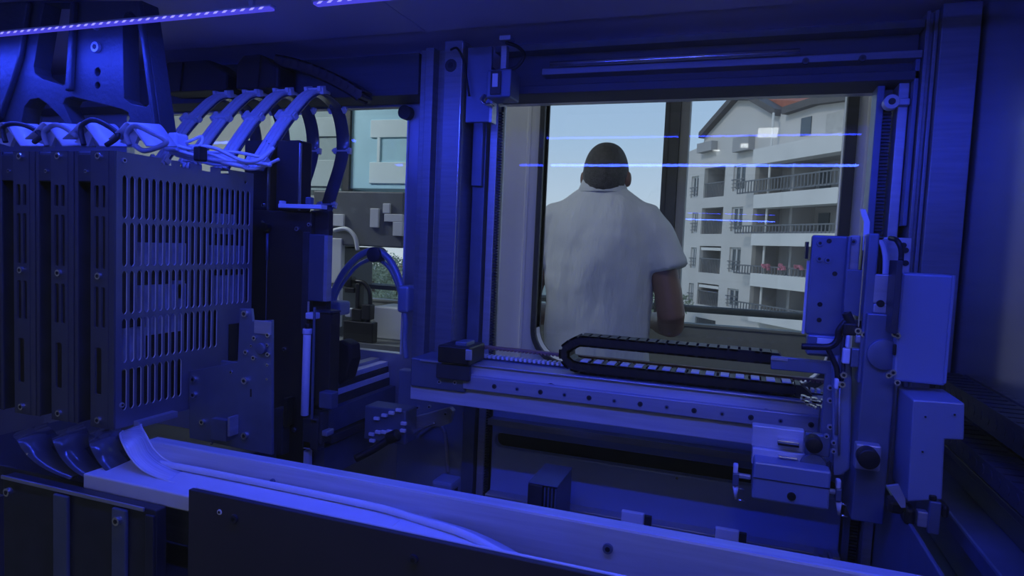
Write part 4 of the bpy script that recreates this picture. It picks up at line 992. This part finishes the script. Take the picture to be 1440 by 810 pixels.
t = thing('bay_backdrop', 'grey green backdrop for the wall left of the pale blue backdrop', 'backdrop', (PX(440, 270, Y=2.6).x, 2.7, PX(440, 270, Y=2.6).z))  # solid stand-in for the grey green wall
GREP = mat('grey_green_panel', (.44, .53, .54), .5, 0, .05, 6); GREG = mat('grey_green_lacquer', (.33, .42, .43), .5, 0, .05, 6)
part_pbox('body', GREG, t, 380, 120, 482, 268, 2.6, 2.9, bev=.004)
for a in ((430, 165, 478, 192), (430, 225, 478, 262)): part_pbox('panel', GREP, t, *a, 2.592, 2.5995, bev=.002)
part_pbox('side_post', MULD, t, 483, 120, 492, 268, 2.585, 2.62)
# ================================================================== THE MAN AT THE WINDOW
SKIN = mat('skin', (.20, .11, .085), .5, 0, .08, 30); SHIRT = mat('white_cotton', (.56, .58, .61), .8, 0, .04, 14, .9, 7, stretch=(1, 1, .35))
HAIR = mat('short_dark_hair', (.060, .056, .058), .6, 0, .35, 90, .6, 260); TROU = mat('dark_trousers', (.05, .055, .07), .8, 0, .1, 20)
[setattr(n_.inputs['Distance'], 'default_value', .03) for n_ in SHIRT.node_tree.nodes if n_.type == 'BUMP']
bx, by = -.502, 2.40
def ring(c, ax, bx_, n=20):
    c = Vector(c); return [c + ax * math.cos(2 * math.pi * i / n) + bx_ * math.sin(2 * math.pi * i / n) for i in range(n)]
def hring(z, rx, ry, dx=0, dy=0, n=24): return ring((bx + dx, by + dy, z), Vector((rx, 0, 0)), Vector((0, ry, 0)), n)
def limb(mb, pts, n=16):
    """tapered limb through (point, radius) pairs"""
    P_ = [Vector(p) for p, r in pts]; rings = []
    for k, (p, r) in enumerate(pts):
        d = (P_[min(k + 1, len(P_) - 1)] - P_[max(k - 1, 0)]).normalized()
        a = d.orthogonal().normalized() if k == 0 else (a - d * a.dot(d)).normalized()
        rings.append(ring(p, a * r, d.cross(a) * r, n))
    mb.loft(rings)
def ball(mb, c, rx, ry, rz, n=14, pw=1.0):
    rings = []
    for k in range(1, n):
        t = math.pi * k / n; f_ = math.sin(t) ** pw; rings.append(ring((c[0], c[1], c[2] - rz * math.cos(t)), Vector((rx * f_, 0, 0)), Vector((0, ry * f_, 0)), 18))
    mb.loft(rings)
def organic(mb, name, m, parent, voxel, it=4):
    o = mb.build(name, m, parent, 0, True)
    r = o.modifiers.new('weld', 'REMESH'); r.mode = 'VOXEL'; r.voxel_size = voxel; r.use_smooth_shade = True
    s = o.modifiers.new('soften', 'SMOOTH'); s.factor = .5; s.iterations = it
    return o
man = thing('person', 'man in a white short sleeved shirt seen from behind looking out of the window', 'person', (bx, by, 0))
hx, hz_ = bx + .006, 1.668
b = MB()
ball(b, (hx, by + .01, hz_), .076, .096, .112, 18, .85)
ball(b, (hx, by + .035, hz_ - .055), .056, .062, .062)                      # jaw
ball(b, (hx, by + .108, hz_ - .012), .012, .018, .022, 8)                   # nose
ball(b, (hx, by + .092, hz_ - .058), .022, .010, .008, 8)                   # lips
for s in (-1, 1):
    ball(b, (hx + s * .083, by + .004, hz_ - .012), .013, .020, .031, 8)    # ears
    ball(b, (hx + s * .030, by + .094, hz_ + .012), .013, .008, .008, 8)    # eyes
limb(b, [((hx, by - .005, 1.50), .066), ((hx, by, 1.56), .060), ((hx, by + .006, 1.63), .058)])
b.loft([hring(.90, .16, .10), hring(1.1, .155, .10), hring(1.3, .17, .10), hring(1.46, .18, .09), hring(1.54, .10, .07), hring(1.58, .06, .055)])
for s in (-1, 1):
    sh, el = (bx + s * .185, by, 1.505), (bx + s * .272, by - .015, 1.175)
    wr_ = (bx + s * .17, by + .235, 1.125)
    limb(b, [((bx + s * .12, by, 1.50), .04), (sh, .044), ((bx + s * .225, by - .004, 1.36), .052), ((bx + s * .258, by - .010, 1.25), .049), (el, .050), ((bx + s * .268, by + .03, 1.135), .050), ((bx + s * .235, by + .11, 1.128), .045), (wr_, .029)])
    h0 = Vector(wr_); hd = Vector((-s * .35, .93, -.05)).normalized(); side = Vector((s * .93, .35, 0)).normalized()
    limb(b, [(h0, .029), (h0 + hd * .04, .034), (h0 + hd * .085, .030)])
    for k in range(4):
        f0 = h0 + hd * .08 + side * (.030 - .018 * k); L = (.055, .065, .062, .048)[3 - k if s > 0 else k]
        limb(b, [(f0, .0095), (f0 + hd * L * .5 + Vector((0, 0, -.004)), .0090), (f0 + hd * L * .8 + Vector((0, 0, -.02)), .0085), (f0 + hd * L * .85 + Vector((0, 0, -.038)), .0075)], 10)
    th = h0 + hd * .03 - side * .03
    limb(b, [(th, .012), (th + hd * .03 - side * .018, .0105), (th + hd * .055 - side * .024 + Vector((0, 0, -.012)), .0085)], 10)
organic(b, 'body', SKIN, man, .0065, 3)
hb = MB(); ball(hb, (hx, by + .008, hz_ + .002), .0800, .100, .1150, 34, .82)
hair = hb.build('hair', HAIR, man, 0, True)
bm = bmesh.new(); bm.from_mesh(hair.data)
def _bald(c):
    x, y, z = c.x - .006, c.y - .016, c.z            # seen from the head's centre
    if z > 1.735: return False
    if y > .055: return True
    if z < 1.612: return True
    if z < 1.655: return y > -.035 - (1.655 - z) * .9
    return y > .055 - (1.735 - z) * .75
kill = [f for f in bm.faces if _bald(f.calc_center_median())]
bmesh.ops.delete(bm, geom=kill, context='FACES'); bm.to_mesh(hair.data); bm.free()
so = hair.modifiers.new('thick', 'SOLIDIFY'); so.thickness = .006; so.offset = .3
# shirt: torso and short sleeves
b = MB()
b.loft([hring(.86, .205, .135), hring(.98, .203, .135), hring(1.10, .198, .132, 0, -.004), hring(1.22, .199, .130, 0, -.006), hring(1.34, .205, .132, 0, -.008), hring(1.44, .210, .128, 0, -.010),
        hring(1.505, .205, .116, 0, -.008), hring(1.550, .180, .100, 0, -.004), hring(1.580, .145, .086), hring(1.608, .100, .074), hring(1.628, .076, .068), hring(1.640, .070, .066)])
for s in (-1, 1):
    limb(b, [((bx + s * .08, by - .004, 1.530), .058), ((bx + s * .160, by - .004, 1.505), .072), ((bx + s * .205, by - .006, 1.45), .070), ((bx + s * .234, by - .008, 1.39), .066), ((bx + s * .254, by - .012, 1.345), .068), ((bx + s * .258, by - .013, 1.333), .068)])
sh_ = organic(b, 'shirt', SHIRT, man, .010, 5)
tx = bpy.data.textures.new('cloth_folds', 'CLOUDS'); tx.noise_scale = .16; tx.noise_depth = 2
dm = sh_.modifiers.new('folds', 'DISPLACE'); dm.texture = tx; dm.strength = .022; dm.mid_level = .5; dm.texture_coords = 'LOCAL'
sm = sh_.modifiers.new('soften_folds', 'SMOOTH'); sm.factor = .5; sm.iterations = 4
# collar
rings = [hring(1.604, .096, .084, 0, -.002), hring(1.632, .085, .078, 0, .0), hring(1.658, .076, .073, 0, .004), hring(1.659, .068, .065, 0, .004), hring(1.622, .066, .062, 0, .002)]
cb = MB(); cb.loft(rings); co = cb.build('collar', SHIRT, man, .002, True)
b = MB()
b.loft([hring(.98, .175, .115), hring(.90, .185, .125), hring(.82, .18, .12)])
for s in (-1, 1): limb(b, [((bx + s * .09, by, .86), .095), ((bx + s * .10, by, .5), .072), ((bx + s * .105, by - .005, .06), .058)])
organic(b, 'trousers', TROU, man, .012, 4)
for s in (-1, 1):
    b = MB(); limb(b, [((bx + s * .105, by - .08, .035), .035), ((bx + s * .105, by, .045), .045), ((bx + s * .11, by + .12, .036), .042), ((bx + s * .115, by + .18, .03), .026)]); b.build('shoe', BLACK, man, 0, True)

# ================================================================== OUTSIDE
GROUND = mat('town_ground', (.22, .24, .20), .9, 0, .3, 1)
struct(MB().box(-150, 150, 6, 220, -9.2, -9).build('ground', GROUND), 'town ground far below the window', 'ground')
A = Vector((4.9, 37.5, 0)); bu = Vector((-math.sin(math.radians(36)), math.cos(math.radians(36)), 0)); bn = Vector((-bu.y, bu.x, 0))
if bn.dot(CAM - A) < 0: bn = -bn
def SZ(x, y, d=0.0):
    v = _F * FPX + _R * (x - 720) + _U * (405 - y); o = A + bn * d
    t = (o - CAM).dot(bn) / v.dot(bn); p = CAM + v * t; return ((p - A).dot(bu), p.z)
class LB(MB):
    def out(s, *a, **k):
        s.v = [tuple(A + bu * x - bn * y + Vector((0, 0, z))) for x, y, z in s.v]; return s.build(*a, **k)
    def sbox(s, x0, y0, x1, y1, d0, d1):
        """photo rectangle on the facade plane, from d0 to d1 metres in front of the facade (negative: behind)"""
        D = max(d0, d1); xm, ym = (x0 + x1) / 2, (y0 + y1) / 2
        return s.box(SZ(x0, ym, D)[0], SZ(x1, ym, D)[0], -d0, -d1, SZ(xm, y1, D)[1], SZ(xm, y0, D)[1])
FAC = mat('cream_render', (.62, .59, .56), .85, 0, .05, .6); FAC2 = mat('loggia_render', (.40, .39, .39), .85, 0, .06, .6); PARA = mat('white_parapet', (.72, .70, .67), .8, 0, .05, .6)
ROOFR = mat('red_roof_tile', (.42, .15, .10), .7, 0, .2, 2, .4, 6); EAVE = mat('dark_eave', (.12, .11, .11), .7, 0, .1, 3); BRAIL = mat('balcony_rail', (.17, .175, .19), .5, .2, .1, 4)
WGL = mat('dark_window_glass', (.10, .12, .14), .15, 0, .2, .5); WFR = mat('white_window_frame', (.6, .6, .6), .6, 0, .05, 2); AWN = mat('shutter', (.5, .48, .45), .7, 0, .1, 3)
blk = thing('apartment_block', 'cream apartment block with stacked balconies and a red tiled roof', 'building', (A.x, A.y, -9))
wins = [(972, 248, 982, 278), (973, 299, 981, 328), (971, 348, 979, 377), (968, 398, 975, 426), (1031, 232, 1048, 268), (1028, 291, 1044, 325), (1025, 348, 1041, 383), (1022, 406, 1038, 432)]
logs = [(990, 235, 1019, 277), (986, 292, 1016, 329), (983, 346, 1013, 384), (980, 399, 1010, 430), (977, 448, 1006, 468)]
bals = [(1062, 219, 1250, 266), (1058, 286, 1250, 329), (1056, 347, 1250, 393), (1053, 409, 1250, 452)]
outer = [SZ(a, c_) for a, c_ in ((962, 470), (962, 216), (989, 205), (991, 191), (1037, 139), (1060, 139), (1096, 160), (1120, 156), (1150, 146), (1262, 132), (1262, 470))]
outer[0] = (outer[0][0], -9.0); outer[-1] = (outer[-1][0], -9.0)
def hole_of(a):
    xm, ym = (a[0] + a[2]) / 2, (a[1] + a[3]) / 2
    s0, s1 = SZ(a[0], ym)[0], SZ(a[2], ym)[0]; z1, z0 = SZ(xm, a[1])[1], SZ(xm, a[3])[1]
    return [(s0, z0), (s1, z0), (s1, z1), (s0, z1)]
hl = [hole_of(a) for a in wins + logs + bals]
LB().prism([outer] + hl, 'Y', 0, .3).out('facade', FAC, blk)
s0, s1 = outer[1][0], outer[-1][0]
LB().box(s1 + .2, s0 - .2, 9.5, 10, -9, outer[3][1]).out('rear_wall', FAC, blk); LB().box(s0 - .3, s0, .3, 10, -9, outer[1][1]).out('side_wall', FAC, blk)
for k, a in enumerate(wins):
    h = hole_of(a); (wa, za), (wb_, _), (_, zb2) = h[0], h[1], h[2]
    w = LB().prism([[(wa, za), (wb_, za), (wb_, zb2), (wa, zb2)], [(wa - .12 * (1 if wa > wb_ else -1), za + .12), (wb_ + .12 * (1 if wa > wb_ else -1), za + .12), (wb_ + .12 * (1 if wa > wb_ else -1), zb2 - .12), (wa - .12 * (1 if wa > wb_ else -1), zb2 - .12)]], 'Y', .14, .24).out('window', WFR, blk)
    LB().box(min(wa, wb_), max(wa, wb_), .2, .23, za, zb2).out('pane', WGL, w)
    LB().box((wa + wb_) / 2 - .05, (wa + wb_) / 2 + .05, .12, .2, za, zb2).out('window_bar', WFR, w)
    LB().box(min(wa, wb_) - .05, max(wa, wb_) + .05, -.10, -.06, za + .68, za + .75).box(min(wa, wb_), max(wa, wb_), -.10, -.06, za + .2, za + .25).box(min(wa, wb_), max(wa, wb_), -.10, -.06, za + .44, za + .48).out('window_guard', BRAIL, w)
for k, a in enumerate(logs):
    h = hole_of(a); l0, l1 = sorted((h[0][0], h[1][0])); za, zb2 = h[0][1], h[2][1]
    o = LB().box(l0, l1, 1.6, 1.7, za, zb2).box(l0 - .1, l0, .3, 1.7, za, zb2).box(l1, l1 + .1, .3, 1.7, za, zb2).box(l0, l1, .3, 1.7, za - .1, za).box(l0, l1, .3, 1.7, zb2, zb2 + .1).out('loggia', FAC2, blk)
    LB().box(l0 + .3, l0 + 1.2, 1.5, 1.6, za, zb2 - .4).out('loggia_door', WGL, o)
    g = LB().box(l0, l1, .05, .1, za + .95, za + 1.02)
    n = 14
    for i in range(n): x = l0 + (l1 - l0) * i / n; g.box(x, x + .05, .06, .09, za, za + .95)
    g.out('railing', BRAIL, o)
    if k in (2, 3): LB().box(l0 + .1, l1 - .1, .05, .5, zb2 - .3, zb2 - .1).out('awning', PARA, o)
rl = [245, 315, 377, 436]; pb = [287, 347, 413, 470]
for k, a in enumerate(bals):
    h = hole_of(a); l0, l1 = sorted((h[0][0], h[1][0])); za, zb2 = h[0][1], h[2][1]
    o = LB().box(l0, l1, 2.0, 2.1, za, zb2).box(l1, l1 + .1, .3, 2.1, za, zb2).box(l0, l1, .3, 2.1, za - .15, za).box(l0, l1, .3, 2.1, zb2, zb2 + .15).out('balcony', FAC2, blk)
    for (u0, u1) in ((.10, .20), (.34, .42), (.55, .66)):
        LB().box(l1 - (l1 - l0) * u1, l1 - (l1 - l0) * u0, 1.9, 1.99, za, zb2 - .35).out('balcony_door', WGL if k % 2 == 0 or u0 > .3 else AWN, o)
    LB().box(l1 - (l1 - l0) * .30, l1 - (l1 - l0) * .28, .4, 2.0, za, zb2).out('party_wall', FAC2, o)
    LB().sbox(a[0] - 2, a[3] - 1, a[2], pb[k], -.0, 1.0).out('parapet', PARA, blk)
    top = SZ(1120, rl[k], .9)[1]; bot = SZ(1120, a[3] - 1, .9)[1]
    g = LB().box(l0, l1 + .4, -.95, -.88, top - .08, top)
    for i in range(40): x = l0 + (l1 + .4 - l0) * i / 39; g.box(x - .03, x + .03, -.94, -.90, bot, top)
    g.box(l0, l1 + .4, -.92, -.90, bot, bot + .1)
    g.out('railing', BRAIL, o)
PINK = mat('pink_flower', (.55, .2, .26), .7, 0, .2, 10)
for a in ((1071, 1081, 374), (1095, 1104, 374), (1118, 1128, 376)):
    g = LB()
    for i in range(10):
        u, v = SZ(random.uniform(a[0], a[1]), a[2] + random.uniform(-2, 5), 1.05); g.box(u - .07, u + .07, -1.1, -.96, v - .06, v + .06)
    g.out('flower_box', PINK, blk)
# attic terrace and roofs
LB().sbox(1060, 190, 1260, 216, 0, .9).out('attic_parapet', PARA, blk)
LB().sbox(1126, 165, 1140, 190, .01, .06).out('attic_window', WGL, blk); LB().sbox(1162, 150, 1250, 182, .01, .06).out('attic_shutter', AWN, blk)
LB().sbox(1030, 192, 1052, 212, 0, .5).out('roof_box', FAC2, blk); LB().sbox(980, 200, 1000, 213, 0, .5).out('roof_box', FAC2, blk)
g = LB()
for (p, q) in (((990, 192), (1038, 138)), ((1060, 138), (1098, 160)), ((1108, 158), (1152, 144)), ((1152, 144), (1262, 130)), ((1038, 138), (1060, 138))):
    (u0, v0), (u1, v1) = SZ(*p), SZ(*q); g.prism([[(u0, v0 - .15), (u1, v1 - .15), (u1, v1 + .25), (u0, v0 + .25)]], 'Y', -.45, .6)
g.out('eave', EAVE, blk)
(u0, v0), (u1, v1), (u2, v2) = SZ(1040, 139), SZ(1160, 139), SZ(1100, 158)
g = LB(); g.v += [(u0, .5, v0 + .1), (u1, .5, SZ(1160, 143)[1]), (u1, 7, v0 + 1.6), (u0, 7, v0 + 1.6), (u0, .5, v0 - .3), (u2, .5, v2), (u1, .5, SZ(1160, 146)[1]), (u1, 7, v0), (u0, 7, v0)]
g.f += [(0, 1, 2, 3), (4, 5, 6, 1, 0), (1, 6, 7, 2), (0, 3, 8, 4), (2, 7, 8, 3)]; g.out('tiled_roof', ROOFR, blk)
g = LB(); u, v = SZ(1100, 160); g.cyl((u, -.6, -9), (u, -.6, v), .07, 8); g.out('down_pipe', PARA, blk)
# a second block farther away, with its own balconies
FB = thing('apartment_block', 'far pale block with small stacked balconies left of the cream block', 'building', PX(962, 430, Y=58))
part_pbox('wall', FAC, FB, 950, 285, 966, 600, 58, 66, bev=0)
for k, y in enumerate((290, 312, 335, 358, 382, 406, 430)):
    part_pbox('balcony', FAC2, FB, 956, y, 970, y + 6, 57, 57.9, bev=0); part_pbox('window', WGL, FB, 954, y - 12, 962, y - 1, 57.9, 57.99, bev=0)
# low houses seen between arm and shirt
for (a, lab) in (((898, 392, 935, 470), 'low white house with a red roof seen beside the man\'s right arm'), ((560, 380, 700, 470), 'long low white house far left behind the trees')):
    hs_ = thing('house', lab, 'house', PX(a[0], a[3], Y=70))
    part_pbox('wall', PARA, hs_, *a, 70, 78, bev=0)
    p, q = PX(a[0] - 4, a[1], Y=69.5), PX(a[2] + 4, a[1], Y=69.5)
    MB().prism([[(69.5, p.z), (78.5, p.z), (74, p.z + 2.2)]], 'X', p.x, q.x).build('roof', ROOFR, hs_)
    part_pbox('window', WGL, hs_, a[0] + 12, a[1] + 10, a[0] + 18, a[1] + 24, 69.9, 69.99, bev=0)
# trees in the left bay
LEAF = mat('leaves', (.24, .29, .20), .8, 0, .5, 2.5); BARK = mat('bark', (.09, .07, .05), .9, 0, .3, 6)
def tree(px, py, Y, r, h, lab, seed):
    rnd = random.Random(seed); c = PX(px, py, Y=Y); t = thing('tree', lab, 'tree', (c.x, Y, -9), 'trees outside the left bay')
    MB().cyl((c.x, Y, -9), (c.x, Y, c.z), .25, 8, .1).build('trunk', BARK, t)
    g = MB()
    for i in range(2600):
        v = Vector((rnd.gauss(0, 1), rnd.gauss(0, 1), rnd.gauss(0, 1))).normalized() * r * rnd.uniform(.45, 1) ** .6
        lob = 1 + .25 * math.sin(v.x * 3 / r + seed) * math.cos(v.z * 4 / r)
        p = c + Vector((v.x * lob, v.y, v.z * h / r * lob)); s = rnd.uniform(.10, .22) * r / 3
        a = Vector((rnd.gauss(0, 1), rnd.gauss(0, 1), rnd.gauss(0, 1))).normalized(); b_ = a.orthogonal().normalized(); k = len(g.v)
        g.v += [tuple(p - a * s), tuple(p + b_ * s * .5), tuple(p + a * s), tuple(p - b_ * s * .5)]; g.f.append((k, k + 1, k + 2, k + 3))
    g.build('crown', LEAF, t, kind='stuff')
tree(524, 392, 21, 1.05, 1.0, 'leafy tree outside behind the hose arch', 3)
tree(556, 402, 25, 1.2, 1.1, 'leafy tree outside close to the left post', 5)
tree(470, 385, 30, 2.0, 1.8, 'leafy tree outside behind the white instrument column', 8)
tree(925, 425, 45, 2.0, 1.6, 'small tree outside seen beside the man\'s elbow', 11)
